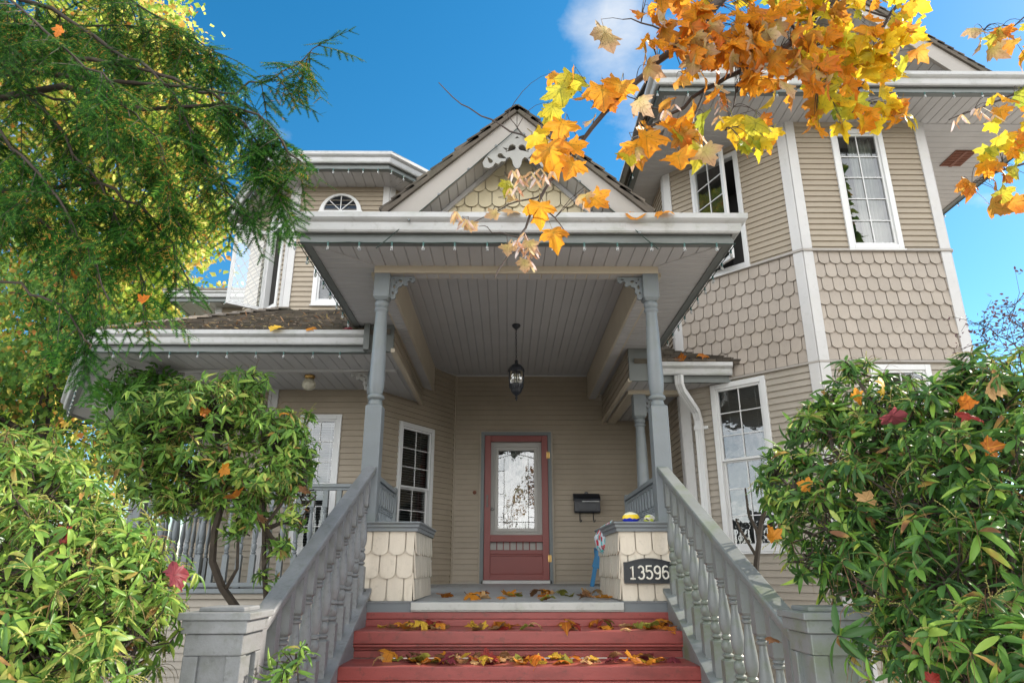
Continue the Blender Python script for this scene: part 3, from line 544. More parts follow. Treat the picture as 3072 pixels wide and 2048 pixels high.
# ---- windows
window(w_ang, .46, 1.205, .12, 1.894, 2, 3, 1.03, 'blind', glass='glass_dark')
window(w_left, .39, .92, .176, 1.89, 2, 3, 1.0, 'blind', glass='glass_dark')
window(w_left, .375, .95, 3.40, 4.72, 2, 4, None, 'dark', glass='glass_wavy')
window(w_bc, .537, 1.17, 3.49, 5.11, 2, 5, None, 'curtain_right')
window(w_ab, .41, 1.10, .185, 2.11, 2, 3, 1.19, 'blind_top', glass='glass_wavy', rows2=3)
window(w_bc, .53, 1.19, .185, 2.11, 2, 3, 1.19, 'blind_top', rows2=3)
def casement(w, s0, s1, z0, z1, hinge_s, ang, lw, nc, nr, lattice=False):
    """open casement: the sash swings on the edge nearest hinge_s"""
    f = window(w, s0, s1, z0, z1, 1, 1, None, 'dark', open_sash=True, label='white casement window with its sash swung open')
    H = w.at(hinge_s, 0, .02); d = unit(w.U * math.cos(ang) + w.N * math.sin(ang)); n2 = V(d[1], -d[0], 0)
    zb, zt = z0 + .05, z1 - .05
    sb = MB(); t = .05
    for a, b, c, e in ((0, t, zb, zt), (lw - t, lw, zb, zt), (t, lw - t, zt - t, zt), (t, lw - t, zb, zb + t)): sb.fbox(H, d, n2, a, b, c, e, -.02, .02)
    q = sb.build('sash', 'white_vinyl', f, bevel=.004)
    pn = MB(); P = lambda a, z, n=0.: H + d * a + Z * z + n2 * n
    pn.quad(P(t, zb + t), P(lw - t, zb + t), P(lw - t, zt - t), P(t, zt - t)); pn.build('pane', 'glass_wavy' if not lattice else 'glass', f)
    gb = MB()
    if lattice:
        nx = 3; dx = (lw - 2 * t) / nx; k = -12
        cx0, cx1, cz0, cz1 = t, lw - t, zb + t, zt - t
        for sg in (1, -1):
            for k in range(-4, 16):
                pts = []
                for a in (cx0, cx1):
                    z = cz0 + k * dx * 1.5 + sg * (a - cx0) * 1.5 + (0 if sg > 0 else 0); pts.append([a, z])
                (ax_, az_), (bx_, bz_) = pts
                if max(az_, bz_) < cz0 or min(az_, bz_) > cz1: continue
                def cl(p, q):
                    p = list(p)
                    for lim, lo in ((cz0, True), (cz1, False)):
                        if (lo and p[1] < lim) or (not lo and p[1] > lim):
                            tt = (lim - p[1]) / (q[1] - p[1]); p = [p[0] + (q[0] - p[0]) * tt, lim]
                    return p
                a2, b2 = cl(pts[0], pts[1]), cl(pts[1], pts[0])
                if abs(a2[0] - b2[0]) > .01: gb.bar(P(a2[0], a2[1], .004), P(b2[0], b2[1], .004), .009, .006, up=n2)
        gb.build('grille', 'lead', f)
    else:
        for i in range(1, nc): gb.fbox(H, d, n2, t + (lw - 2 * t) * i / nc - .006, t + (lw - 2 * t) * i / nc + .006, zb + t, zt - t, .003, .012)
        for j in range(1, nr): gb.fbox(H, d, n2, t, lw - t, zb + t + (zt - zb - 2 * t) * j / nr - .006, zb + t + (zt - zb - 2 * t) * j / nr + .006, .004, .013)
        gb.build('grille', 'white_vinyl', f)
    return f
casement(w_ab, .41, 1.09, 3.49, 5.11, .455, R(24), .60, 2, 5)
casement(w_lf, .667, 1.117, 3.42, 4.74, .69, R(98), .50, 2, 4, lattice=True)
def arch_window(w, sc, zb, r):
    mb = MB(); ro, ri = r, r - .05
    n = 16; po = arcpts(sc, zb, ro, 0, 180, n); pi_ = arcpts(sc, zb + .035, ri - .015, 0, 180, n)
    for i in range(n):
        mb.prism([po[i], po[i + 1], pi_[i + 1], pi_[i]], w.O, w.U, Z, w.N, -.01, .04)
    mb.fbox(w.O, w.U, w.N, sc - ro - .01, sc + ro + .01, zb - .03, zb + .03, -.01, .042)
    f = mb.build('arched_window', 'white_vinyl', house)
    pb = MB(); q = arcpts(sc, zb + .03, ri - .01, 0, 180, 20); pb.add([w.at(a, b, .017) for a, b in q], [tuple(range(len(q)))]); pb.build('pane', 'glass_pane_dark', f)
    gb = MB()
    for a in (45, 90, 135):
        c = math.cos(R(a)) * (ri - .015); s_ = math.sin(R(a)) * (ri - .015); gb.bar(w.at(sc, zb + .032, .025), w.at(sc + c, zb + .032 + s_, .025), .011, .012, up=w.N)
    gb.build('grille', 'white_vinyl', f)
mdk, nt_, out_ = _nt('glass_pane_dark'); p_ = N(nt_, 'ShaderNodeBsdfPrincipled'); p_.inputs['Base Color'].default_value = (.012, .014, .018, 1); p_.inputs['Roughness'].default_value = .06; p_.inputs['Specular IOR Level'].default_value = .8
nt_.links.new(p_.outputs['BSDF'], out_.inputs['Surface']); MATS['glass_pane_dark'] = mdk
arch_window(w_left, .662, 4.80, .30); arch_window(w_lf, .892, 4.80, .225)

# ---- corner boards
def corner(w, s, z0, z1, wd=.105, n=.03):
    mb = MB()
    a, b = (s, s + wd) if s < w.L / 2 else (s - wd, s)
    mb.fbox(w.O, w.U, w.N, a, b, z0, z1, -.01, n); return mb
def board(pairs, z0, z1, wd=.105, m='white_trim'):
    mb = MB()
    for w, s, sg in pairs:
        a, b = (s - .006, s + wd) if sg > 0 else (s - wd, s + .006)
        mb.fbox(w.O, w.U, w.N, a, b, z0, z1, -.01, .03)
    return mb.build('corner_board', m, house, bevel=.004)
board([(w_ab, LA, -1), (w_bc, 0, 1)], -EYE, ZE + .02); board([(w_bc, w_bc.L, -1), (w_cd, 0, 1)], -EYE, ZE + .02)
board([(w_ab, 0, 1), (w_rec, w_rec.L, -1)], -EYE, 2.07, .12); board([(w_ab, 0, 1), (w_rec, w_rec.L, -1)], 2.35, ZE + .02, .10)
board([(w_lf, w_lf.L, -1), (w_left, 0, 1)], -EYE, 2.25, .075); board([(w_lf, w_lf.L, -1), (w_left, 0, 1)], 3.2, 5.24, .085)
board([(w_left, w_left.L, -1), (w_urf, 0, 1)], 3.2, 5.24, .085); board([(wb, 0, 1)], -EYE, 5.22, .13)
mb = MB(); mb.fbox(w_ang.O, w_ang.U, w_ang.N, w_ang.L - .03, w_ang.L - .004, DECK, 2.82, -.01, .02); mb.fbox(w_door.O, w_door.U, w_door.N, .002, .03, DECK, 2.82, -.01, .018)
mb.build('corner_trim', 'siding', house)
for a, b in ((.03, door_hole[0] - .035), (door_hole[1] + .035, w_door.L)):
    mb = MB(); mb.fbox(w_door.O, w_door.U, w_door.N, a, b, DECK, DECK + .03, -.005, .02); mb.build('base_trim', 'siding_grey', house)

# ---- front entry: door in its casing
YD = 10.1
mb = MB(); x0, x1, zb, zt = -.385, .650, DECK, 1.945
for a, b, c, d in ((x0, x0 + .05, zb, zt), (x1 - .05, x1, zb, zt), (x0 + .05, x1 - .05, zt - .05, zt)): mb.box(a, b, YD - .03, YD + .12, c, d)
mb.build('door_casing', 'door_trim', house, bevel=.003)
mb = MB()
for a, b, c, d in ((x0 - .022, x0, zb, zt + .022), (x1, x1 + .022, zb, zt + .022), (x0, x1, zt, zt + .022)): mb.box(a, b, YD - .036, YD, c, d)
mb.build('door_trim', 'siding', house)
mb = MB(); mb.box(x0 + .02, x1 - .02, YD - .03, YD + .1, zb, zb + .045); mb.build('threshold', 'white_trim', house, bevel=.004)
dx0, dx1, dz0, dz1 = -.330, .596, -.137, 1.892
sd = MB(); yo, yi = YD - .022, YD + .016
def dbox(m_, a, b, c, d, y0=yo, y1=yi): m_.box(a, b, y0, y1, c, d)
st = .092
dbox(sd, dx0, dx0 + st, dz0, dz1); dbox(sd, dx1 - st, dx1, dz0, dz1)
ia, ib = dx0 + st, dx1 - st
dbox(sd, ia, ib, dz1 - .09, dz1); dbox(sd, ia, ib, .375, .47)
dbox(sd, ia, ib, .21, .265); dbox(sd, ia, ib, dz0, -.055)
for k in range(1, 8): 
    q = ia + (ib - ia) * k / 8; sd.box(q - .008, q + .008, yo + .006, yi - .006, .265, .375)
sd.box(ia, ib, yo + .014, yi - .008, -.055, .185); sd.box(ia, ib, yo, yi, .185, .21)
door = sd.build('screen_door', 'door_red', house, bevel=.004, label='dark red timber screen door')
mb = MB(); mb.box(dx0 + .035, dx0 + .05, yo - .035, yo - .02, .86, 1.02); mb.box(dx0 + .03, dx0 + .055, yo - .02, yo, .855, .885); mb.box(dx0 + .03, dx0 + .055, yo - .02, yo, .995, 1.025); mb.build('handle', 'lead', door, bevel=.003)
for z in (1.60, .15):
    mb = MB(); mb.box(dx1 - .018, dx1 + .03, yo - .016, yo + .001, z - .045, z + .045); mb.lathe([(.008, -.05), (.008, .05)], (dx1 + .006, yo - .018, z), 8); mb.build('hinge', 'brass', door)
fd = MB(); yf = YD + .07
g0, g1, gz0, gz1 = -.130, .395, .565, 1.68                                # leaded light
fd.box(dx0 + .03, g0 - .03, yf, yf + .045, dz0, dz1 - .02); fd.box(g1 + .03, dx1 - .03, yf, yf + .045, dz0, dz1 - .02); fd.box(g0 - .03, g1 + .03, yf, yf + .045, gz1 + .03, dz1 - .02); fd.box(g0 - .03, g1 + .03, yf, yf + .045, dz0, gz0 - .03)
inner = fd.build('front_door', 'door_grey', house, label='grey inner door with a leaded glass light')
mb = MB()
for o_, i_, y in ((.075, .052, yf - .012), (.045, 0., yf - .022)):
    for a, b, c, d in ((g0 - o_, g0 - i_, gz0 - o_, gz1 + o_), (g1 + i_, g1 + o_, gz0 - o_, gz1 + o_), (g0 - i_, g1 + i_, gz1 + i_, gz1 + o_), (g0 - i_, g1 + i_, gz0 - o_, gz0 - i_)): mb.box(a, b, y, yf + .02, c, d)
mb.build('moulding', 'door_grey', inner, bevel=.006)
mb = MB(); mb.quad(V(g0, yf - .002, gz0), V(g1, yf - .002, gz0), V(g1, yf - .002, gz1), V(g0, yf - .002, gz1)); mb.build('leaded_pane', 'glass_wavy', inner)
mb = MB(); bw = .085
def came(x0_, z0_, x1_, z1_, w_=.009): mb.bar(V(x0_, yf - .006, z0_), V(x1_, yf - .006, z1_), w_, .008, up=(0, 1, 0))
for q in (g0 + bw, g1 - bw): came(q, gz0, q, gz1 - .11)
came(g0, gz0 + bw, g1, gz0 + bw); came(g0, gz1 - .012, g1, gz1 - .012, .006)
ap = [(g0 + (g1 - g0) * i / 14, gz1 - .115 + .055 * math.sin(PI * i / 14)) for i in range(15)]
for a, b in zip(ap[:-1], ap[1:]): came(*a, *b)
for q in (.72, 1.05, 1.38):
    came(g0, q, g0 + bw, q, .006); came(g1 - bw, q, g1, q, .006)
for q in (.25, .5, .75): came(g0 + (g1 - g0) * q, gz0, g0 + (g1 - g0) * q, gz0 + bw, .006); came(g0 + (g1 - g0) * q, gz1 - .06, g0 + (g1 - g0) * q, gz1, .006)
mb.build('came', 'lead', inner)
mb = MB(); n = 60
ra = [V(g0 + bw + (g1 - g0 - 2 * bw) * i / n, yf + .10 + .016 * math.sin(i * .9), z) for z in (gz0, gz1) for i in range(n + 1)]
mb.add(ra, [(i, i + 1, n + 2 + i, n + 1 + i) for i in range(n)]); mb.build('curtain', 'curtain', inner, smooth=True)
mb = MB(); mb.box(-.45, .72, YD + .28, YD + .3, DECK, 1.95); mb.build('hall', 'interior', inner)
mb = MB(); mb.box(dx0 + .045, dx0 + .075, yf - .05, yf, .80, .97); mb.lathe([(.02, 0), (.026, .02), (.02, .045)], (dx0 + .115, yf, .83), 12, ax=(0, -1, 0)); mb.build('latch', 'lead', inner, bevel=.003)
# ---- porch floor ---------------------------------------------------------------------
mb = MB(); YF = 5.32
def floor(poly, along='x'):
    U, W = (X, Y3) if along == 'x' else (Y3, -X)
    q = [(np.dot(U[:2], p), np.dot(W[:2], p)) for p in poly]; ws = [t[1] for t in q]
    strips(mb, q, V(0, 0, DECK), U, W, Z, soffit_segs(min(ws), max(ws), .14, .008, .006))
strips(mb, [(-1.3, YF), (1.46, YF), (1.46, 10.11), (-1.3, 10.11)], V(0, 0, FRONT - FSL * YF), X, V(0, 1, FSL), Z, soffit_segs(YF, 10.11, .14, .008, .006)); floor([(-4.14, 7.66), (-1.302, 7.66), (-1.302, 10.0), (-4.14, 10.0)]); floor([(1.462, 7.66), (2.3, 7.66), (2.3, 10.1), (1.462, 10.1)])
mb.build('porch_floor', 'deck', house)
mb = MB(); mb.box(CX - .775, CX + .775, YF - .014, YF + .08, FRONT - .058, FRONT - .003); mb.box(CX - .775, CX + .775, YF - .004, YF + .08, FRONT - .068, FRONT - .058); mb.build('floor_edge', 'deck_edge', house, bevel=.006)
mb = MB(); mb.box(-4.16, -1.3, 7.62, 7.70, DECK - .05, DECK - .004); mb.build('floor_edge', 'grey_paint', house, bevel=.006)
mb = MB(); mb.box(-4.15, -1.3, 7.66, 7.70, DECK - .105, DECK - .055); mb.build('skirt_trim', 'siding_grey', house, bevel=.004)

# ---- entry porch roof ---------------------------------------------------------------
EH, ZS = 1.73, 2.50; FY, BY, BH = 4.96, 5.42, 1.232
fas = [(-.06, -.012), (0, -.012), (0, .16), (-.06, .16)]
fas2 = [(.001, -.016), (.012, -.016), (.012, .03), (.001, .03)]
gut = [(.012, .048), (.05, .042), (.062, .055), (.066, .075), (.07, .118), (.095, .130), (.112, .144), (.116, .186), (.106, .190), (.104, .150), (.012, .150)]
def eave(path, z, first=True, closed=False, gm='gutter', fm='fascia'):
    mb = MB(); mb.sweep(path, fas, z); mb.sweep(path, fas2, z); mb.build('fascia', fm, house)
    mb = MB(); mb.sweep([(p[0], p[1]) for p in path], gut, z + .02); return mb.build('gutter', gm, house)
pe = [(CX - EH, 7.05), (CX - EH, FY), (CX + EH, FY), (CX + EH, 7.75)]
eave(pe, ZS)
mb = MB()
soffit(mb, [(CX - EH, FY), (CX + EH, FY), (CX + BH, BY), (CX - BH, BY)], ZS, 'y')
soffit(mb, [(CX - EH, FY), (CX - BH, BY), (CX - BH, 9.6), (CX - EH, 9.6)], ZS, 'x'); soffit(mb, [(CX + EH, FY), (CX + EH, 10.), (CX + BH, 10.), (CX + BH, BY)], ZS, 'x')
for s_ in (-1, 1): mb.bar(V(CX + s_ * EH, FY, ZS - .002), V(CX + s_ * BH, BY, ZS - .002), .03, .008)
mb.build('soffit', 'soffit', house)
mb = MB(); mb.box(CX - BH, CX + BH, BY, BY + .135, 2.436, 2.9); mb.build('beam', 'beam', house, bevel=.004)
mb = MB(); soffit(mb, [(CX - BH, BY + .025), (CX + BH, BY + .025), (CX + BH, BY + .118), (CX - BH, BY + .118)], 2.433, 'y', p=.1); mb.build('beam_soffit', 'soffit', house)
for s_, ye in ((-1, 9.78), (1, 10.1)):
    a, b = CX + s_ * 1.14, CX + s_ * 1.285
    mb = MB(); mb.box(min(a, b), max(a, b), BY + .135, ye, 2.46, 2.9); mb.build('beam', 'beam', house, bevel=.004)
    mb = MB(); soffit(mb, [(min(a, b) + .022, BY + .14), (max(a, b) - .022, BY + .14), (max(a, b) - .022, ye), (min(a, b) + .022, ye)], 2.455, 'x', p=.1); mb.build('beam_soffit', 'soffit', house)
mb = MB(); soffit(mb, [(CX - 1.14, BY + .135), (CX + 1.14, BY + .135), (CX + 1.14, 10.1), (CX - 1.14, 10.1)], 2.82, 'y', p=.102); mb.build('porch_ceiling', 'ceiling', house)
mb = MB()
for a, b in (((-.79, 10.085), (1.22, 10.085)), ((-1.06, 9.66), (-.79, 10.085))): mb.bar(V(*a, 2.812), V(*b, 2.812), .02, .02)
mb.build('cove', 'ceiling', house)
# gable over the entry
GY, GA, GS = 4.93, 3.735, .92
def gable_roof(cx, apex, sl, half, y0, y1, th=.05, name='roof', seed=5, mt='roof'):
    for s_ in (-1, 1):
        U, W = (Y3 * s_, unit(V(-s_ * 1., 0, sl)))
        nn = unit(V(s_ * sl, 0, 1)); L_ = half * math.hypot(1, sl)
        O = V(cx + s_ * half, y0 if s_ > 0 else y1, apex - sl * half)
        mb = MB(); mb.prism([(0, 0), (y1 - y0, 0), (y1 - y0, L_), (0, L_)], O, U, W, nn, -th, 0); o = mb.build(name, mt, house)
        mb = MB(); roof_courses(mb, [(0, 0), (y1 - y0, 0), (y1 - y0, L_), (0, L_)], O, U, W, nn, .14, .024, seed + s_); mb.build('roof_shingles', mt, o)
def barge(cx, ya, yb, za, zb, slu, sll, half, mt='bargeboard', zmin=None):
    """pair of barge boards meeting at a plumb joint: upper edge from za falling slu, lower edge from zb falling sll"""
    for s_ in (-1, 1):
        mb = MB(); h0 = .002
        pl = [(s_ * h0, za), (s_ * h0, zb), (s_ * half, zb - sll * half), (s_ * half, za - slu * half)]
        if zmin: pl = clip_half(pl, 1, zmin, False)
        if s_ > 0: pl = pl[::-1]
        mb.prism(pl, V(cx, 0, 0), X, Z, -Y3, -yb, -ya); mb.build('bargeboard', mt, house, bevel=.004)
gable_roof(CX, GA + .02, GS, 1.10, GY - .05, 5.40, .045); gable_roof(CX, GA + .02, GS, .93, 5.40, 9.7, .045)
barge(CX, GY - .02, GY + .015, GA - .035, 3.535, GS, 1.0, 1.12, zmin=2.665)
for s_ in (-1, 1):
    W = unit(V(s_ * 1., 0, -1.0)); nn = unit(V(-s_ * 1., 0, -1.))
    mb = MB(); O = V(CX, 0, 3.545); L_ = .92 * 1.414
    strips(mb, [(GY + .012, 0), (5.21, 0), (5.21, L_), (GY + .012, L_)], O, Y3, W, nn, soffit_segs(0, L_, .1)); mb.build('gable_soffit', 'soffit', house)
    mb = MB(); mb.bar(V(CX, 5.185, 3.545 - .03), V(CX + s_ * .9, 5.185, 3.545 - .03 - .9), .03, .035); mb.build('gable_trim', 'soffit', house)
mb = MB(); scales(mb, V(CX, 5.215, 0), X, -Y3, [(-1.0, 2.56), (1.0, 2.56), (.02, 3.55), (-.02, 3.55)], .118, .150, .028, .36, phase=.02, seed=4); mb.build('gable_shingles', 'shingle_gable', house)
# low roof in front of and beside the gable
mb = MB(); e = EH + .105
mb.add([V(CX - e, 4.855, 2.66), V(CX + e, 4.855, 2.66), V(CX + 1.2, 5.36, 2.80), V(CX - 1.2, 5.36, 2.80), V(CX - e, 9.5, 2.66), V(CX - 1.2, 9.5, 2.80), V(CX + e, 9.5, 2.66), V(CX + 1.2, 9.5, 2.80)],
       [(0, 1, 2, 3), (4, 0, 3, 5), (1, 6, 7, 2)]); mb.build('skirt_roof', 'roof', house)
# fretwork in the gable peak
def mir(l): return [(-x, y) for x, y in l][::-1]
def teardrop(cx, cy, r, tail, a):
    """a volute opening: round end with a tail"""
    c, s_ = math.cos(R(a)), math.sin(R(a)); pts = [(r * math.cos(R(t)), r * math.sin(R(t))) for t in range(50, 311, 20)] + [(tail, -r * .15)]
    return [(cx + p[0] * c - p[1] * s_, cy + p[0] * s_ + p[1] * c) for p in pts]
half_out = [(0, 0), (.085, -.085), (.17, -.17), (.20, -.215), (.215, -.245), (.205, -.278), (.175, -.285), (.15, -.27), (.135, -.245), (.115, -.255), (.10, -.235), (.075, -.235), (.062, -.21), (.045, -.205), (.03, -.225), (.026, -.255), (.012, -.28), (0, -.285)]
outer = mir(half_out)[:-1] + half_out[:-1] + [(0, -.285)]
outer = [(-x, y) for x, y in half_out[::-1]][:-1] + half_out
holes = [[(-.022, -.075), (0, -.052), (.022, -.075), (.01, -.068), (-.01, -.068)]]
for sg in (1, -1):
    for h in (teardrop(.03, -.135, .022, .055, -35), teardrop(.105, -.195, .018, .05, -150), teardrop(.165, -.235, .014, .04, 60), teardrop(.065, -.15, .009, .03, 35)):
        holes.append(h if sg > 0 else mir(h))
FS = 1.34
curve_mesh('gable_fretwork', [[(a * FS, b * FS) for a, b in l] for l in [outer] + holes], .012, 'fret_grey', V(CX, GY - .005, 3.535), X, Z, house)

# ---- left porch roof ---------------------------------------------------------------
ZP = 2.22
pl_ = [(-6.6, 12.6), (-6.6, 10.1), (-4.45, 7.0), (-1.48, 7.0)]
eave(pl_, ZP)
mb = MB()
soffit(mb, [(-4.45, 7.0), (-1.22, 7.0), (-1.22, 9.46), (-1.70, 8.68), (-3.04, 8.68)], ZP, 'y', p=.13)
soffit(mb, [(-4.45, 7.0), (-3.04, 8.68), (-3.95, 9.6), (-3.95, 12.6), (-6.6, 12.6), (-6.6, 10.1)], ZP, 'x', p=.075)
mb.bar(V(-4.45, 7.0, ZP - .002), V(-3.04, 8.66, ZP - .002), .03, .008)
mb.build('soffit', 'soffit', house)
mb = MB(); mb.box(-4.12, -1.3, 7.70, 7.76, ZP - .02, ZP + .02); mb.bar(V(-4.1, 7.75, ZP), V(-5.3, 9.7, ZP), .06, .04); mb.build('beam', 'white_trim', house)
wr = Wall((-1.22, 6.92), (-1.22, 9.5)); wr.N = V(1, 0, 0)
mb = MB(); lap_wall(mb, wr.O, wr.U, wr.N, 0, wr.L, ZP + .0, 2.6, (), .09, .015); mb.build('return_wall', 'siding', house)
mb = MB(); mb.fbox(wr.O, wr.U, wr.N, 0, wr.L, ZP - .03, ZP + .012, -.02, .022); mb.build('return_trim', 'beam', house)
mb = MB(); mb.box(-1.50, -1.215, 6.93, 6.97, ZP - .02, 2.56); mb.box(-1.53, -1.47, 6.88, 6.98, ZP - .01, 2.50); mb.build('eave_return', 'fascia', house)
sl = (3.33 - 2.42) / (8.65 - 6.9)
W = unit(V(0, 1, sl)); nn = unit(V(0, -sl, 1)); O = V(-4.52, 6.9, 2.41); k_ = math.hypot(1, sl)
cv = [(0, 0), (3.26, 0), (3.26, 1.75 * k_), (1.48, 1.75 * k_)]
mb = MB(); mb.prism(cv, O, X, W, nn, -.03, 0); rf = mb.build('porch_roof', 'roof', house); mb = MB(); roof_courses(mb, cv, O, X, W, nn, .105, .026, 8, .08, .19); mb.build('roof_shingles', 'roof', rf)
O2 = V(-6.7, 10.1, 2.41); U2 = unit(V(2.18, -3.2, 0)); W2h = V(-U2[1], U2[0], 0); d1 = V(-3.04, 8.65, 0) - V(-6.7, 10.1, 0); d2 = V(-3.95, 9.56, 0) - V(-6.7, 10.1, 0)
sl2 = .92 / np.dot(d1, W2h); W = unit(W2h + Z * sl2); nn = unit(-W2h * sl2 + Z); k2 = math.hypot(1, sl2)
cv = [(0, 0), (3.872, 0), (np.dot(d1, U2), np.dot(d1, W2h) * k2), (np.dot(d2, U2), np.dot(d2, W2h) * k2)]
mb = MB(); mb.prism(cv, O2, U2, W, nn, -.03, 0); rf2 = mb.build('porch_roof', 'roof', house); mb = MB(); roof_courses(mb, cv, O2, U2, W, nn, .105, .026, 9); mb.build('roof_shingles', 'roof', rf2)
mb = MB(); mb.add([V(-6.7, 10.1, 2.41), V(-6.7, 12.6, 2.41), V(-3.95, 12.6, 3.33), V(-3.95, 9.56, 3.33)], [(0, 1, 2, 3)]); mb.build('porch_roof', 'roof', house)
a = V(-4.50, 6.92, 2.43); b = V(-3.04, 8.66, 3.36); n = 13; d = b - a
for i in range(n):                                                         # hip cap: overlapping pairs
    mb = MB(); p = a + d * (i / n); q = a + d * ((i + 1.25) / n); u_ = unit(d)
    sd = unit(np.cross(u_, Z))
    for s_ in (-1, 1):
        o = sd * s_; A0 = p + Z * .035; B0 = q + Z * .012; e1 = o * .10 - Z * .02
        mb.add([A0, B0, B0 + e1, A0 + e1, A0 - Z * .02, B0 - Z * .02, B0 + e1 - Z * .02, A0 + e1 - Z * .02], [(0, 1, 2, 3), (4, 7, 6, 5), (0, 3, 7, 4), (3, 2, 6, 7), (0, 4, 5, 1), (1, 5, 6, 2)])
    mb.build('hip_cap', 'roof_cap', rf)

# ---- right porch roof ---------------------------------------------------------------
ZR = 2.12
eave([(1.74, 7.82), (2.66, 7.82)], ZR)
mb = MB(); soffit(mb, [(1.44, 7.82), (2.72, 7.82), (2.18, 8.31), (2.18, 10.1), (1.44, 10.1)], ZR, 'y', p=.13); mb.build('soffit', 'soffit', house)
wr2 = Wall((1.44, 10.1), (1.44, 7.74)); mb = MB(); lap_wall(mb, wr2.O, wr2.U, wr2.N, 0, wr2.L, ZR, 2.6, (), .09, .015); mb.build('return_wall', 'siding', house)
mb = MB(); mb.fbox(wr2.O, wr2.U, wr2.N, 0, wr2.L, ZR - .03, ZR + .012, -.02, .022); mb.build('return_trim', 'beam', house)
mb = MB(); mb.box(1.435, 1.72, 7.73, 7.77, ZR - .02, 2.56); mb.box(1.69, 1.75, 7.68, 7.80, ZR - .01, 2.38); mb.build('eave_return', 'fascia', house)
mb = MB(); mb.box(1.5, 2.19, 8.25, 8.39, 2.07, ZR + .01); mb.build('beam', 'beam', house)
mb = MB(); mb.box(1.5, 1.62, 8.39, 10.1, 2.07, ZR + .01); mb.build('beam', 'beam', house)
sl = .5; W = unit(V(0, 1, sl)); nn = unit(V(0, -sl, 1)); O = V(1.5, 7.71, 2.335); cv = [(0, 0), (1.34, 0), (.68, .66 * 1.118), (.68, 1.6), (0, 1.6)]
cv = [(0, 0), (1.30, 0), (.68, .70), (.68, 1.6), (0, 1.6)]
mb = MB(); mb.prism([(0, 0), (1.30, 0), (.69, .74), (.69, 1.6), (0, 1.6)], O, X, W, nn, -.03, 0); rf = mb.build('porch_roof', 'roof', house)
mb = MB(); roof_courses(mb, [(0, 0), (1.30, 0), (.66, .75), (0, .75)], O, X, W, nn, .105, .03, 18); mb.build('roof_shingles', 'roof', rf)

# ---- bay tower roof -------------------------------------------------------------------
eave([(1.75, 13.2), (1.75, 6.52), (6.7, 6.52), (6.7, 13.2)], ZE)
mb = MB()
soffit(mb, [(1.75, 6.52), (6.7, 6.52), (6.7, 7.12), (1.75, 7.12)], ZE, 'y', p=.115)
soffit(mb, [(1.75, 7.12), (3.394, 7.12), (2.18, 8.34), (2.18, 13.2), (1.75, 13.2)], ZE, 'x', p=.115); soffit(mb, [(6.7, 7.12), (6.7, 13.2), (5.42, 13.2), (5.42, 8.47), (5.08, 7.12)], ZE, 'x', p=.115)
mb.bar(V(1.75, 7.12, ZE - .003), V(3.4, 7.12, ZE - .003), .04, .01); mb.bar(V(5.07, 7.12, ZE - .003), V(6.7, 7.12, ZE - .003), .04, .01)
mb.build('soffit', 'soffit', house)
mb = MB(); mb.box(5.87, 6.15, 7.65, 8.01, ZE - .014, ZE - .002)
for i in range(9): mb.box(5.89, 6.13, 7.67 + i * .037, 7.685 + i * .037, ZE - .022, ZE - .012)
mb.box(5.99, 6.03, 7.65, 8.01, ZE - .024, ZE - .012)
mb.build('soffit_vent', 'vent_wood', house)
mb = MB()
for w in (w_ab, w_bc, w_cd): mb.fbox(w.O, w.U, w.N, 0, w.L, ZE - .06, ZE, -.005, .024)
mb.build('frieze', 'siding', house)
TX, TA, TS = 4.22, 7.43, .83
gable_roof(TX, TA, TS, 2.6, 7.0, 13.5, .06, seed=21)
barge(TX, 7.03, 7.08, TA - .06, TA - .26, TS, .90, 2.45)
for s_ in (-1, 1):
    W = unit(V(s_ * 1., 0, -.90)); nn = unit(V(-s_ * .9, 0, -1.)); L_ = 2.3 * 1.345; O = V(TX, 0, TA - .25); mb = MB()
    strips(mb, [(7.07, 0), (7.6, 0), (7.6, L_), (7.07, L_)], O, Y3, W, nn, soffit_segs(0, L_, .115)); mb.build('gable_soffit', 'soffit', house)
mb = MB(); strips(mb, [(-2.4, 5.3), (2.4, 5.3), (2.1, 5.5), (0, TA - .25)][:2] + [(0, TA - .2)], V(TX, 7.58, 0), X, Z, -Y3, lap_segs(5.3, 7.4)); mb.build('wall', 'siding', house)
mb = MB(); O = V(1.64, 6.41, 5.42); W = unit(V(0, 1.18, .42)); nn = unit(V(0, -.42, 1.18)); mb.prism([(0, 0), (5.16, 0), (5.16, 1.25), (0, 1.25)], O, X, W, nn, -.03, 0); mb.build('pent_roof', 'roof', house)

# ---- left bay roof ---------------------------------------------------------------------
ZL = 5.22
eave([(-4.42, 13.4), (-4.42, 9.81), (-3.25, 8.16), (-1.64, 8.16), (-.62, 9.22)], ZL)
mb = MB()
soffit(mb, [(-3.25, 8.16), (-1.64, 8.16), (-1.70, 8.68), (-3.04, 8.68)], ZL, 'y', p=.135); soffit(mb, [(-4.42, 9.81), (-3.25, 8.16), (-3.04, 8.68), (-3.95, 9.6)], ZL, R(35), p=.115)
soffit(mb, [(-4.42, 13.4), (-4.42, 9.81), (-3.95, 9.58), (-3.95, 13.4)], ZL, 'x', p=.115); soffit(mb, [(-1.64, 8.16), (-.62, 9.22), (-.9, 9.5), (-1.70, 8.68)], ZL, R(134), p=.115)
for p, q in (((-3.25, 8.16), (-3.04, 8.66)), ((-1.64, 8.16), (-1.70, 8.66)), ((-4.42, 9.81), (-3.95, 9.58))): mb.bar(V(*p, ZL - .002), V(*q, ZL - .002), .03, .008)
mb.build('soffit', 'soffit', house)
ap_ = V(-2.4, 11.2, 6.3); rim = [(-4.54, 13.4), (-4.54, 9.78), (-3.30, 8.05), (-1.58, 8.05), (-.5, 9.2), (-.5, 13.)]
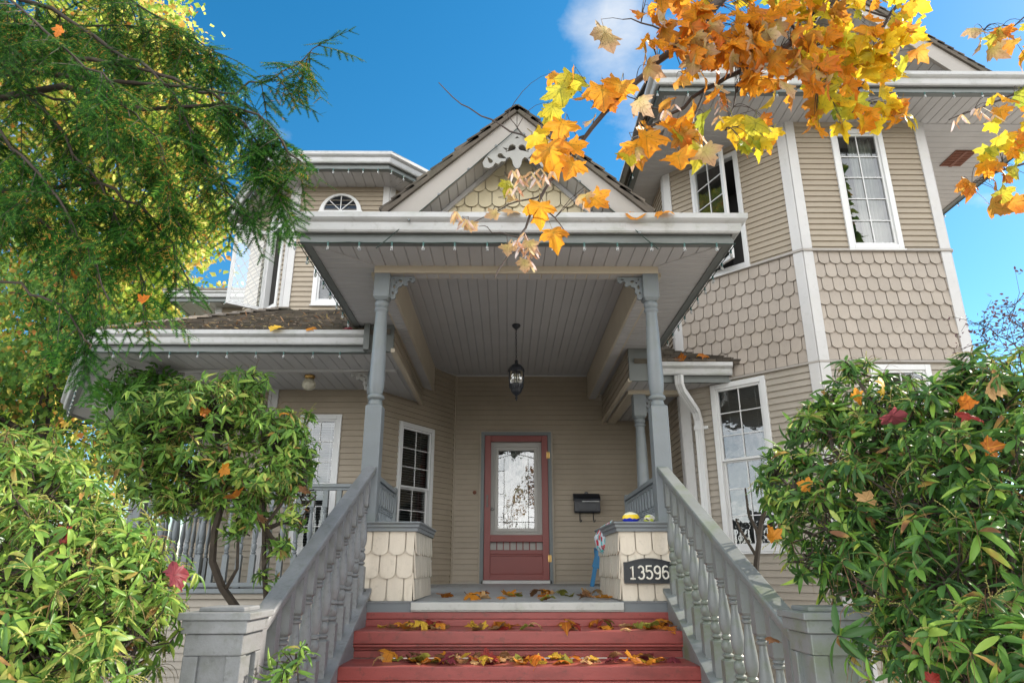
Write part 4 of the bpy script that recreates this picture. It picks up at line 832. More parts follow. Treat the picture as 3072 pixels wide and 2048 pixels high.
mb = MB(); mb.add([V(*p, 5.42) for p in rim] + [ap_], [(i, i + 1, len(rim)) for i in range(len(rim) - 1)]); mb.build('roof', 'roof', house)
# ---- rear left wing and centre block ------------------------------------------------
eave([(-6.9, 17), (-6.9, 13.0), (-4.5, 13.0)], 5.2)
mb = MB(); soffit(mb, [(-6.9, 13.0), (-4.42, 13.0), (-4.42, 13.42), (-6.1, 13.42), (-6.1, 17), (-6.9, 17)], 5.2, 'y', p=.14); mb.build('soffit', 'soffit', house)
W = unit(V(0, 1, .42)); nn = unit(V(0, -.42, 1)); O = V(-7.02, 12.88, 5.4); cv = [(0, 0), (2.8, 0), (2.8, 3.2), (2.0, 3.2)]
mb = MB(); mb.prism(cv, O, X, W, nn, -.04, 0); rf = mb.build('roof', 'roof', house); mb = MB(); roof_courses(mb, cv, O, X, W, nn, .15, .03, 31); mb.build('roof_shingles', 'roof_cap', rf)
mb = MB(); mb.add([V(-.6, 9.4, 5.42), V(1.8, 9.4, 5.42), V(1.8, 14, 6.9), V(-4, 14, 6.9), V(-4, 13, 5.45)], [(0, 1, 2, 3, 4)]); mb.build('roof', 'roof', house)

# ---- downspout -------------------------------------------------------------------------
mb = MB(); e_ = V(2.26, 8.10, 0); nab = w_ab.N; P_ = [V(2.02, 7.74, 2.17), V(2.02, 7.75, 2.03), None, None]
P_[2] = w_ab.at(.235, 1.78, .05); P_[3] = w_ab.at(.235, -EYE, .05)
wa, ha = .085, .062
def duct(pts, u):
    rows = []
    for i, p in enumerate(pts):
        d = unit(pts[min(i + 1, len(pts) - 1)] - pts[max(i - 1, 0)]); f = unit(np.cross(u, d)); rows.append([p + u * a * wa / 2 + f * b * ha / 2 for a, b in ((-1, -1), (-.5, -1), (-.4, -.8), (-.1, -.8), (0, -1), (.1, -1), (.2, -.8), (.45, -.8), (.55, -1), (1, -1), (1, 1), (-1, 1))])
    n = len(rows[0]); vs = [q for r in rows for q in r]
    mb.add(vs, [(i * n + k, i * n + (k + 1) % n, (i + 1) * n + (k + 1) % n, (i + 1) * n + k) for i in range(len(rows) - 1) for k in range(n)])
uu = unit(w_ab.U * .8 + X * .6)
p0, p1, p2, p3 = P_; L1 = lambda a, b, t: a + (b - a) * t
duct([p0, L1(p0, p1, .7), L1(p1, p2, .12), L1(p1, p2, .88), L1(p2, p3, .025), p3], w_ab.U)
mb.fbox(w_ab.O, w_ab.U, w_ab.N, .235 - .085, .235 - .044, 1.60, 1.635, .0, .03); mb.fbox(w_ab.O, w_ab.U, w_ab.N, .235 + .044, .235 + .10, 1.60, 1.635, .0, .03); mb.fbox(w_ab.O, w_ab.U, w_ab.N, .235 - .05, .235 + .05, 1.595, 1.64, .03, .088)
mb.build('downspout', 'white_vinyl', house)
# =================================================================== PORCH FURNITURE AND FITTINGS
def sqblock(mb, c, w, z0, z1, ch_top=0., ch_bot=0., k=.72):
    """square block with chamfered ends"""
    x, y = c; h = w / 2; rows = []
    if ch_bot: rows.append((h * k, z0)); rows.append((h, z0 + ch_bot))
    else: rows.append((h, z0))
    if ch_top: rows.append((h, z1 - ch_top)); rows.append((h * k, z1))
    else: rows.append((h, z1))
    vs = [(x + a * r, y + b * r, z) for r, z in rows for a, b in ((-1, -1), (1, -1), (1, 1), (-1, 1))]
    fs = [(0, 3, 2, 1), tuple(len(vs) - 4 + i for i in range(4))]
    for i in range(len(rows) - 1):
        for j in range(4): fs.append((i * 4 + j, i * 4 + (j + 1) % 4, i * 4 + 4 + (j + 1) % 4, i * 4 + 4 + j))
    mb.add(vs, fs)
# ---- columns
def bracket_loops():
    """scroll-sawn corner bracket, right-angle corner at (0,0), arms along +x and -y (unit size .2)"""
    out = [(0, 0), (.215, 0), (.222, -.012), (.218, -.04), (.205, -.058), (.185, -.055), (.178, -.045), (.165, -.042), (.15, -.048), (.148, -.062), (.155, -.075), (.15, -.088), (.132, -.09), (.115, -.082), (.105, -.078), (.098, -.092), (.085, -.10), (.072, -.098), (.066, -.11), (.06, -.125), (.066, -.14), (.062, -.158), (.052, -.165), (.046, -.178), (.05, -.195), (.044, -.212), (.03, -.222), (.012, -.22), (0, -.205)]
    ho = [blob2(.028, -.028, .010, .006, 10, -45), blob2(.085, -.042, .020, .012, 12, -10), blob2(.032, -.098, .010, .020, 12, 0), blob2(.05, -.058, .010, .007, 10, 30), blob2(.022, -.160, .008, .016, 10, 5), blob2(.178, -.026, .018, .006, 10, -5)]
    return [out] + ho
def column(name, x, y, zb, zt, w, label, blk_h=.235, base_h=None, br=(), mtl='grey_paint'):
    t = thing(name, (x, y, zb), label, 'porch column', 'turned porch columns')
    base_h = base_h or (zt - zb) * .48
    mb = MB(); sqblock(mb, (x, y), w, zb, zb + base_h, .012, 0, .8); mb.build('base_block', mtl, t, bevel=.006)
    mb = MB(); sqblock(mb, (x, y), w, zt - blk_h, zt, 0, .03, .7); mb.build('top_block', mtl, t, bevel=.006)
    z0, z1 = zb + base_h, zt - blk_h; h = z1 - z0; r = w / 2
    pr = [(r * .80, 0), (r * .84, .008), (r * .78, .03), (r * .70, .045), (r * .98, .055), (r * 1.04, .068), (r * .98, .082), (r * .74, .094), (r * .86, .13), (r * .95, .20), (r * .93, .30), (r * .90, h * .4), (r * .82, h * .7), (r * .72, h - .12), (r * .70, h - .10), (r * .84, h - .09), (r * .90, h - .078), (r * .84, h - .064), (r * .72, h - .056), (r * .80, h - .048), (r * .88, h - .03), (r * .86, h - .012), (r * .74, h)]
    mb = MB(); mb.lathe(pr, (x, y, z0), 24); mb.build('shaft', mtl, t, smooth=True, auto=50)
    for U_, dz, o in br:
        U_ = V(*U_); curve_mesh('bracket', [[(a * .95, b * .95) for a, b in l] for l in bracket_loops()], .011, 'fret_grey' if o else 'grey_paint', V(x, y, zt - dz) + U_ * (w / 2), U_, Z, t)
    return t
PX0, PX1, PY = CX - 1.16, CX + 1.16, 5.49
column('porch_column', PX0, PY, .346, 2.436, .136, 'grey turned porch column standing on the shingled pier left of the steps', .245, .93, [((1, 0, 0), .012, 0)])
column('porch_column', PX1, PY, .346, 2.436, .136, 'grey turned porch column standing on the shingled pier right of the steps', .245, .93, [((-1, 0, 0), .012, 0)])
column('porch_column', 1.64, 8.32, DECK, 2.07, .155, 'grey turned column at the back of the right porch, between the mailbox wall and the downspout', .30, .9, [((1, 0, 0), .01, 0)])
column('porch_column', -4.06, 7.73, DECK, 2.2, .14, 'grey turned column at the far left porch corner, under the hanging green vine', .30, .95, [((1, 0, 0), .01, 1)])
column('porch_column', -1.56, 7.73, DECK, 2.2, .13, 'grey column behind the left front column, with a scrolled bracket to its left', .30, .95, [((-1, 0, 0), .01, 1)])
# ---- piers
def pier(s_, label):
    xi, xo = CX + s_ * .775, CX + s_ * 1.36; a, b = min(xi, xo), max(xi, xo); y0, y1, zt = 5.365, 6.52, .274
    t = thing('porch_pier', (CX + s_ * 1.07, 5.9, FRONT), label, 'pier', 'shingled piers beside the steps')
    mb = MB(); sk = 7 if s_ < 0 else 9; w_, e_, t_ = .125, .168, .02
    wf = Wall((a, y0), (b, y0)); ph = .021 if s_ < 0 else -.010
    scales(mb, wf.O, wf.U, wf.N, [(0, FRONT + .006), (wf.L, FRONT + .006), (wf.L, zt), (0, zt)], w_, e_, t_, .34, phase=ph, seed=sk)
    wi = Wall((xi, y0), (xi, y1)) if s_ < 0 else Wall((xi, y1), (xi, y0))
    scales(mb, wi.O, wi.U, wi.N, [(0, FRONT + .012), (wi.L, FRONT + .012), (wi.L, zt), (0, zt)], w_, e_, t_, .34, phase=.02, seed=sk + 1)
    wo = Wall((xo, y1), (xo, y0)) if s_ < 0 else Wall((xo, y0), (xo, y1))
    scales(mb, wo.O, wo.U, wo.N, [(0, FRONT - .2), (wo.L, FRONT - .2), (wo.L, zt), (0, zt)], w_, e_, t_, .34, seed=sk + 2)
    mb.build('shingle_face', 'shingle_cream', t)
    mb = MB(); mb.box(a + .01, b - .01, y0 + .01, y1, FRONT, zt); mb.build('core', 'shingle_cream', t)
    mb = MB(); q = [(a, y1 + .0), (a, y0), (b, y0), (b, y1)]
    pr = [(-.02, 0), (.026, 0), (.026, .026), (.036, .031), (.036, .052), (.048, .059), (.048, .072), (-.02, .072)]
    mb.sweep(q, pr, zt, 1); mb.box(a - .0, b + .0, y0, y1 + .03, zt + .05, zt + .0722); mb.build('cap', 'grey_paint', t, bevel=.003)
    mb = MB(); mb.box(a - .012, b + .012, y0 - .035, y0 + .05, FRONT - .088, FRONT + .004); mb.build('base_board', 'grey_paint', t, bevel=.004)
    return t
pier(-1, 'cream fish scale shingled pier left of the porch steps with a grey moulded cap')
pier(1, 'cream fish scale shingled pier right of the porch steps, carrying the house number')
# ---- stairs
t = thing('front_steps', (CX, 4.0, -EYE), 'red painted timber front steps strewn with maple leaves', 'steps')
RISE, RUN, HW = .1655, .395, 1.12
NS = 7
for k in range(NS):
    zt = FRONT - RISE * (k + 1); yn = YF - .04 - RUN * (k + 1) + .045
    yb = YF - RUN * k + .0 if k else YF + .04
    if k < NS - 1:
        mb = MB(); mb.box(CX - HW, CX + HW, yn, yn + .185, zt - .080, zt); mb.box(CX - HW, CX + HW, yn + .192, yb + .02, zt - .051, zt - .001)
        mb.box(CX - HW, CX + HW, yn + .004, yn + .03, zt - .100, zt - .082); mb.build('tread', 'red_step', t, bevel=.007)
    yr = YF - .0 - RUN * k if k == 0 else (YF - .04 - RUN * k + .045) + .035
    mb = MB(); z1 = (FRONT - .070) if k == 0 else FRONT - RISE * k - .082
    zm = (z1 + zt) / 2; yq = yr - .0
    mb.box(CX - (1.22 if k == 0 else HW), CX + (1.22 if k == 0 else HW), yq + .006, yq + .03, zm + .003, z1); mb.box(CX - HW, CX + HW, yq, yq + .028, zt - .0, zm); mb.box(CX - HW, CX + HW, yq + .031, yq + .04, zt, z1); mb.build('riser', 'red_step', t, bevel=.003)
# ---- stair railings
RS = .434
def railz(y): return .772 - RS * (5.42 - y)
def shoez(y): return railz(y) - .865
def baluster_mesh(mb, x, y, zb, zt, w=.062, top=.27, bot=.27):
    H = zt - zb; h0, h1 = H * bot, H * (1 - top); r = w / 2; n = h1 - h0
    sqblock(mb, (x, y), w, zb, zb + h0, .012, 0, .55); sqblock(mb, (x, y), w * .98, zb + h1, zt, 0, .012, .7)
    pr = [(r * .55, 0), (r * .95, .012), (r * .95, .02), (r * .6, .028), (r * .9, n * .10), (r * 1.0, n * .15), (r * .9, n * .20), (r * .55, n * .235), (r * .85, n * .25), (r * .85, n * .28), (r * .62, n * .30), (r * .95, n * .37), (r * 1.08, n * .45), (r * 1.0, n * .56), (r * .78, n * .70), (r * .6, n * .83), (r * .52, n * .90), (r * .85, n * .915), (r * .9, n * .94), (r * .6, n * .955), (r * .85, n * .975), (r * .7, n)]
    mb.lathe(pr, (x, y, zb + h0), 14)
def newel(t, x, y, zb, zt, mtl='grey_rail'):
    w = .213; h = w / 2
    mb = MB(); st = .056; r = .018
    mb.box(x - h + r, x + h - r, y - h + r, y + h - r, zb, zt - .02)
    for a in (-1, 1):
        for b in (-1, 1): mb.box(x + a * h, x + a * (h - st), y + b * h, y + b * (h - st), zb + .161, zt - .156)
    mb.box(x - h, x + h, y - h, y + h, zt - .155, zt - .082); mb.box(x - h, x + h, y - h, y + h, zb, zb + .16)
    mb.box(x - h - .014, x + h + .014, y - h - .014, y + h + .014, zt - .080, zt - .034)
    p = mb.build('newel_post', mtl, t, bevel=.004)
    mb = MB(); c = .134; mb.box(x - c, x + c, y - c, y + c, zt - .0338, zt - .008); mb.build('newel_cap', mtl, p, bevel=.004)
    mb = MB(); sqblock(mb, (x, y + .02), .17, zt - .0075, zt + .008, .005, 0, .97); mb.build('cap_block', mtl, p, bevel=.002)
def stair_railing(s_, label, mtl):
    x = CX + s_ * 1.15; yn = 2.83
    t = thing('stair_railing', (x, yn, -EYE), label, 'railing', 'railings of the front steps')
    newel(t, x, yn, -EYE, -.142, mtl)
    mb = MB(); ya, yb = yn + .105, 5.425; d = unit(V(0, 1, RS)); n = V(0, -d[2], d[1]); hw = .046
    O = V(x, ya, railz(ya)); L_ = (yb - ya) * math.hypot(1, RS)
    prof = [(-hw, -.008), (-hw + .006, 0), (hw - .006, 0), (hw, -.008), (hw, -.028), (hw - .01, -.034), (hw - .012, -.062), (-hw + .012, -.062), (-hw + .01, -.034), (-hw, -.028)]
    vs = [V(x + a, y, railz(y) + b) for y in (ya, yb) for a, b in prof]; m = len(prof)
    mb.add(vs, [tuple(range(m))[::-1], tuple(range(m, 2 * m))] + [(i, (i + 1) % m, m + (i + 1) % m, m + i) for i in range(m)]); mb.build('handrail', mtl, t, bevel=.002)
    mb = MB(); yb = 5.34; yq = yn + .05
    prof = [(-.075, 0), (.075, 0), (.075, -.03), (.05, -.035), (.05, -.40), (-.05, -.40), (-.05, -.035), (-.075, -.03)]
    xs = x - s_ * .005
    vs = [V(xs + a, y, shoez(y) + b) for y in (yq, yb) for a, b in prof]; m = len(prof)
    mb.add(vs, [tuple(range(m))[::-1], tuple(range(m, 2 * m))] + [(i, (i + 1) % m, m + (i + 1) % m, m + i) for i in range(m)]); mb.build('stringer', mtl, t, bevel=.003)
    y = 5.27; first = None; k = 0
    while y > yn + .17:
        if first is None:
            mb = MB(); baluster_mesh(mb, x, y, shoez(y) - .02, railz(y) - .05, .066, .26, .25); first = mb.build('baluster', mtl, t, smooth=True, auto=32); fy = y
        else:
            c = first.copy(); COL.objects.link(c); c.parent = t; c.location = (0, y - fy, RS * (y - fy))
        y -= .19; k += 1
    return t
stair_railing(-1, 'grey stair railing left of the red steps with turned balusters and a square newel post', 'grey_rail')
stair_railing(1, 'mossy grey railing right of the red steps, turned balusters and square newel post', 'grey_moss')
# ---- level porch railings
def porch_rail(name, pts, zt, label, pitch=.135, endposts=(), zb=None, w=.055):
    t = thing(name, (pts[0][0], pts[0][1], DECK), label, 'railing', 'level porch railings')
    zb = DECK + .055 if zb is None else zb; first = None
    for p, q in zip(pts[:-1], pts[1:]):
        p, q = V(*p, 0), V(*q, 0); d = q - p; L_ = np.linalg.norm(d); d = d / L_
        mb = MB(); mb.bar(p + Z * (zt - .02), q + Z * (zt - .02), .085, .04); mb.bar(p + Z * (zt - .055), q + Z * (zt - .055), .05, .03); mb.build('top_rail', 'grey_paint', t, bevel=.005)
        mb = MB(); mb.bar(p + Z * (zb - .02), q + Z * (zb - .02), .06, .042)
        k = 1
        while k * 1.1 < L_ and zb < .3: c = p + d * k * 1.1; mb.bar(c + Z * DECK, c + Z * (zb - .041), .07, .045, up=(0, 1, 0)); k += 1
        mb.build('bottom_rail', 'grey_paint', t, bevel=.004)
        n = max(1, int(round(L_ / pitch))); s_ = .5 * L_ / n
        for i in range(n):
            c = p + d * (s_ + L_ * i / n)
            if first is None:
                mb = MB(); baluster_mesh(mb, c[0], c[1], zb + .001, zt - .07, w, .20, .30); first = mb.build('baluster', 'grey_paint', t, smooth=True, auto=32); f0 = c
            else:
                o = first.copy(); COL.objects.link(o); o.parent = t; o.location = tuple(c - f0)
    for c in endposts: mb = MB(); sqblock(mb, c, .075, DECK, zt + .03, .01, 0, .8); mb.build('end_post', 'grey_paint', t, bevel=.004)
    return t
porch_rail('porch_railing', [(-3.98, 7.73), (-1.64, 7.73)], .905, 'grey baluster railing along the front of the left porch, behind the leafy shrub', .15)
porch_rail('porch_railing', [(-4.1, 7.83), (-4.1, 10.0)], .905, 'grey baluster railing at the left end of the left porch', .15)
porch_rail('porch_railing', [(-1.075, 5.62), (-1.10, 6.68)], .725, 'short grey railing behind the left front column, below the angled window', .135, [(-1.10, 6.74)])
porch_rail('porch_railing', [(1.225, 5.62), (1.26, 7.25)], .715, 'grey railing behind the right front column, beside the painted stones', .15, [(1.27, 7.30)])
# ---- string lights: a cable with sockets, each holding a bulb
def strings_of_light(label, path, z, pitch, start=.1, hang=(0, 0, -1), r=.0095, group='strings of lights along the eaves', out=.018):
    P0 = path[0]
    t = thing('string_lights', (P0[0], P0[1], P0[2] if len(P0) > 2 else z), label, 'string lights', group)
    pts = [V(p[0], p[1], p[2] if len(p) > 2 else z) for p in path]
    mb = MB()
    for a, b in zip(pts[:-1], pts[1:]):
        n = max(2, int(np.linalg.norm(b - a) / .13)); mb.tube([a + (b - a) * i / n - Z * (.006 * math.sin(i * 2.1) ** 2) for i in range(n + 1)], .0042, 5)
    mb.build('cable', 'cable', t)
    hang = unit(hang); soc = None; s_ = start; acc = 0
    for a, b in zip(pts[:-1], pts[1:]):
        L_ = np.linalg.norm(b - a); d = (b - a) / L_
        while s_ < acc + L_ - .03:
            p = a + d * (s_ - acc)
            if soc is None:
                mb = MB(); mb.lathe([(r * .72, -.004), (r * .85, .002), (r * .85, .030), (r * .7, .034)], p, 10, ax=hang); soc = mb.build('socket', 'teal_socket', t, smooth=True, auto=40); f0 = p
                mb = MB(); rr_ = r * 1.12; mb.lathe([(rr_ * .62, .032), (rr_ * 1.0, .038), (rr_ * 1.22, .046), (rr_ * 1.22, .054), (rr_ * .95, .063), (rr_ * .45, .069), (.0008, .071)], p, 12, ax=hang); mb.build('bulb', 'bulb_clear', soc, smooth=True)
            else:
                c = copy_tree(soc, t); c.location = tuple(p - f0)
            s_ += pitch * random.uniform(.95, 1.05)
        acc += L_
    return t
mb_, nt_, out_ = _nt('bulb_clear'); p_ = N(nt_, 'ShaderNodeBsdfPrincipled'); p_.inputs['Base Color'].default_value = (.78, .8, .8, 1); p_.inputs['Roughness'].default_value = .08; p_.inputs['Transmission Weight'].default_value = .75; p_.inputs['IOR'].default_value = 1.35; p_.inputs['Specular IOR Level'].default_value = .9
nt_.links.new(p_.outputs['BSDF'], out_.inputs['Surface']); MATS['bulb_clear'] = mb_
o = .022
strings_of_light('clear bulbs strung along the entry porch eave', [(CX - EH - o, 6.9), (CX - EH - o, FY - o), (CX + EH + o, FY - o), (CX + EH + o, 7.6)], ZS - .018, .262, .14)
strings_of_light('clear bulbs strung along the left porch eave and its far left side', [(-6.6, 10.12), (-4.47, 6.975), (-1.5, 6.975)], ZP - .016, .30, .2)
strings_of_light('clear bulbs strung under the upper left bay eave', [(-4.44, 9.83), (-3.27, 8.14), (-1.63, 8.14), (-.9, 8.88)], ZL - .016, .20, .12)
strings_of_light('clear bulbs strung along both slopes of the small front gable', [(CX - 1.12, GY - .03, 3.53 - 1.12), (CX, GY - .03, 3.53), (CX + 1.12, GY - .03, 3.53 - 1.12)], 0, .33, .36, hang=(0, -.85, -.5))
strings_of_light('clear bulbs strung under the bay tower eave', [(1.73, 9.2), (1.73, 6.5), (6.72, 6.5), (6.72, 9.5)], ZE - .016, .34, .3)
strings_of_light('clear bulbs strung along the far rear left eave', [(-6.9, 12.98), (-4.6, 12.98)], 5.18, .3, .2)
# ---- hanging lantern
LX, LY = .106, 7.8
t = thing('hanging_lantern', (LX, LY, 2.82), 'black hanging lantern on a chain under the porch ceiling', 'lantern')
mb = MB(); mb.lathe([(.006, -.075), (.012, -.062), (.022, -.052), (.046, -.03), (.052, -.016), (.050, -.003)], (LX, LY, 2.82), 20); mb.build('canopy', 'black_metal', t, smooth=True, auto=40)
mb = MB(); z = 2.745; k = 0
while z > 2.385:
    a = unit(V(1, .3, 0)) if k % 2 else unit(V(-.3, 1, 0)); ring = [V(LX, LY, z - .016) + a * .0085 * math.cos(q) + Z * .0175 * math.sin(q) for q in np.linspace(0, 2 * PI, 11)]; mb.tube(ring, .0025, 5, False); z -= .026; k += 1
mb.build('chain', 'black_metal', t)
mb = MB(); mb.lathe([(.010, .0), (.018, -.01), (.020, -.045), (.030, -.055), (.058, -.068), (.078, -.088), (.088, -.108), (.097, -.116), (.099, -.15), (.090, -.152), (.085, -.125)], (LX, LY, 2.375), 8); mb.build('hood', 'black_metal', t, bevel=.003)
gp = [(.088, 2.225), (.095, 2.18), (.096, 2.14), (.090, 2.10), (.078, 2.06)]
mb = MB(); n = 24; vs = [V(LX + r_ * math.cos(2 * PI * i / n), LY + r_ * math.sin(2 * PI * i / n), z) for r_, z in gp for i in range(n)]
mb.add(vs, [(j * n + i, j * n + (i + 1) % n, (j + 1) * n + (i + 1) % n, (j + 1) * n + i) for j in range(len(gp) - 1) for i in range(n)]); mb.build('glass_globe', 'glass_lantern', t, smooth=True)
mb = MB()
for k in range(6):
    a = 2 * PI * (k + .5) / 6; mb.tube([V(LX + (r_ + .003) * math.cos(a), LY + (r_ + .003) * math.sin(a), z) for r_, z in gp], .0052, 6)
for k in range(6):
    a = 2 * PI * k / 6
    for dx_ in (-.16, .16): mb.tube([V(LX + r_ * math.cos(a + dx_), LY + r_ * math.sin(a + dx_), z) for r_, z in ((.084, 2.075), (.082, 2.045), (.074, 2.02))], .004, 5)
mb.build('cage', 'black_metal', t)
mb = MB(); mb.lathe([(.080, 2.075), (.084, 2.062), (.078, 2.045), (.074, 2.02), (.066, 2.012), (.066, 1.99), (.050, 1.965), (.026, 1.945), (.014, 1.935), (.010, 1.922), (.017, 1.912), (.012, 1.90), (.007, 1.89), (.009, 1.883), (.002, 1.872)], (LX, LY, 0), 18); mb.build('finial', 'black_metal', t, smooth=True, auto=45)
mb = MB(); mb.lathe([(.012, 2.07), (.014, 2.13), (.028, 2.15), (.032, 2.175), (.02, 2.20), (.004, 2.212)], (LX, LY, 0), 12); mb.build('bulb', 'lamp_shell', t, smooth=True)
# ---- globe ceiling lights of the left porch
for nm, (x, y), lb in (('a', (-2.38, 7.95), 'glass jar ceiling light on the left porch soffit above the window'), ('b', (-3.91, 8.56), 'glass jar ceiling light on the left porch soffit, behind the top of the shrub')):
    t = thing('ceiling_light', (x, y, ZP), lb, 'ceiling light', 'jar lights of the left porch')
    mb = MB(); mb.lathe([(.062, -.002), (.064, -.02), (.05, -.045), (.045, -.05)], (x, y, ZP), 18); mb.build('fitting', 'brass', t, smooth=True, auto=40)
    mb = MB(); mb.lathe([(.046, -.048), (.058, -.06), (.075, -.085), (.082, -.115), (.076, -.145), (.055, -.17), (.02, -.183), (.001, -.185)], (x, y, ZP), 20); mb.build('jar', 'lamp_shell', t, smooth=True)
# ---- mailbox
t = thing('mailbox', (1.147, 10.08, .77), 'black wall mailbox right of the red door with paper sticking out under its lid', 'mailbox')
x0, x1, z0, z1, yw = .957, 1.335, .772, 1.05, 10.085
mb = MB(); pr = [(0, z0), (-.105, z0), (-.115, z0 + .02), (-.105, .935), (0, .935)]
mb.add([V(x, yw + a, b) for x in (x0 + .006, x1 - .006) for a, b in pr], [(0, 1, 2, 3, 4)[::-1], (5, 6, 7, 8, 9)] + [(i, (i + 1) % 5, 5 + (i + 1) % 5, 5 + i) for i in range(5)])
mb.box(x0 + .05, x1 - .05, yw - .117, yw - .108, z0 + .035, .90); body = mb.build('box', 'black_metal', t, bevel=.005)
mb = MB(); pr = [(0, .945), (-.105, .945), (-.125, .93), (-.13, .955), (-.108, .985), (-.05, 1.03), (0, 1.05)]; m = len(pr)
mb.add([V(x, yw + a, b) for x in (x0 - .004, x1 + .0) for a, b in pr], [tuple(range(m))[::-1], tuple(range(m, 2 * m))] + [(i, (i + 1) % m, m + (i + 1) % m, m + i) for i in range(m)])
lid = mb.build('lid', 'black_metal', t, bevel=.004)
mb = MB(); mb.lathe([(.03, 0), (.03, .008)], (1.147, yw - .01, 1.045), 16, ax=(0, -1, 0)); mb.build('hanger', 'black_metal', t)
for x in (1.045, 1.238):
    mb = MB(); mb.tube([V(x, yw - .02, .772), V(x, yw - .022, .69), V(x, yw - .03, .662), V(x, yw - .055, .648), V(x + .012, yw - .075, .652), V(x + .016, yw - .082, .675)], .0065, 7); mb.build('hook', 'black_metal', t, smooth=True)
mb = MB(); mb.box(1.07, 1.322, yw - .128, yw - .07, .921, .9245); mb.box(1.075, 1.315, yw - .131, yw - .075, .926, .931); mb.box(1.083, 1.322, yw - .124, yw - .07, .934, .9385); o_ = mb.build('folded_mail', 'paper', None, origin=(1.19, yw - .1, .92)); tag(o_, 'white folded paper sticking out of the black mailbox', 'paper')
# ---- door bell
mb = MB(); mb.lathe([(.027, 0), (.027, .008), (.020, .014)], (-.472, 10.085, 1.063), 20, ax=(0, -1, 0)); mb.lathe([(.014, .014), (.013, .02), (.006, .022)], (-.472, 10.085, 1.063), 14, ax=(0, -1, 0)); o_ = mb.build('doorbell', 'vent_wood', None, origin=(-.472, 10.085, 1.063), smooth=True, auto=35); tag(o_, 'round brown doorbell button on the siding left of the red door', 'doorbell')
# ---- house number
t = thing('house_number_sign', (1.065, 5.33, -.095), 'black arched house number plaque 13596 on the right pier', 'sign')
xa, xb, zb, zs, zp = .866, 1.240, -.095, .054, .083; n = 14; xm = (xa + xb) / 2
top = [(xb - (xb - xa) * i / n, zs + (zp - zs) * math.sin(PI * min(max((i / n - .06) / .88, 0), 1))) for i in range(n + 1)]
pl_o = [(xa, zb), (xb, zb)] + top
mb = MB(); mb.prism(pl_o, V(0, 5.340, 0), X, Z, -Y3, -.004, .014); mb.build('plate', 'plaque', t, bevel=.003)
mb = MB(); ins = lambda p, k: (xm + (p[0] - xm) * (1 - k * .115), -.007 + (p[1] + .007) * (1 - k * .25))
for a, b in zip(pl_o, pl_o[1:] + pl_o[:1]):
    mb.prism([a, b, ins(b, .5), ins(a, .5)], V(0, 5.326, 0), X, Z, -Y3, -.002, .008)
mb.build('rim', 'plaque', t)
def digit_strokes(ch):
    A = arcpts
    return {'1': [[(-.016, .052), (0, .064), (0, 0)], [(-.017, 0), (.017, 0)]],
            '3': [A(0, .046, .017, 155, -80, 14) + A(0, .0185, .0195, 80, -155, 16)[1:]],
            '5': [[(.018, .0645), (-.016, .0645), (-.018, .035)] + A(-.001, .0205, .0205, 130, -150, 18)],
            '9': [A(0, .0445, .0185, 0, 360, 20), [(.0185, .0445)] + A(-.003, .030, .0215, 10, -25, 5) + A(-.001, .019, .0195, -30, -130, 8)],
            '6': [A(0, .0195, .0185, 0, 360, 20), [(-.0185, .0195)] + A(.003, .034, .0215, 190, 155, 5) + A(.001, .0445, .0195, 150, 45, 8)]}[ch]
for i, ch in enumerate('13596'):
    cx = .930 + i * .061; mb = MB()
    for stroke in digit_strokes(ch):
        p3 = [V(cx + a * 1.13, 5.321, -.063 + b * 1.385) for a, b in stroke]; mb.tube(p3, .0069, 7)
    mb.build('digit', 'digit', t, smooth=True)
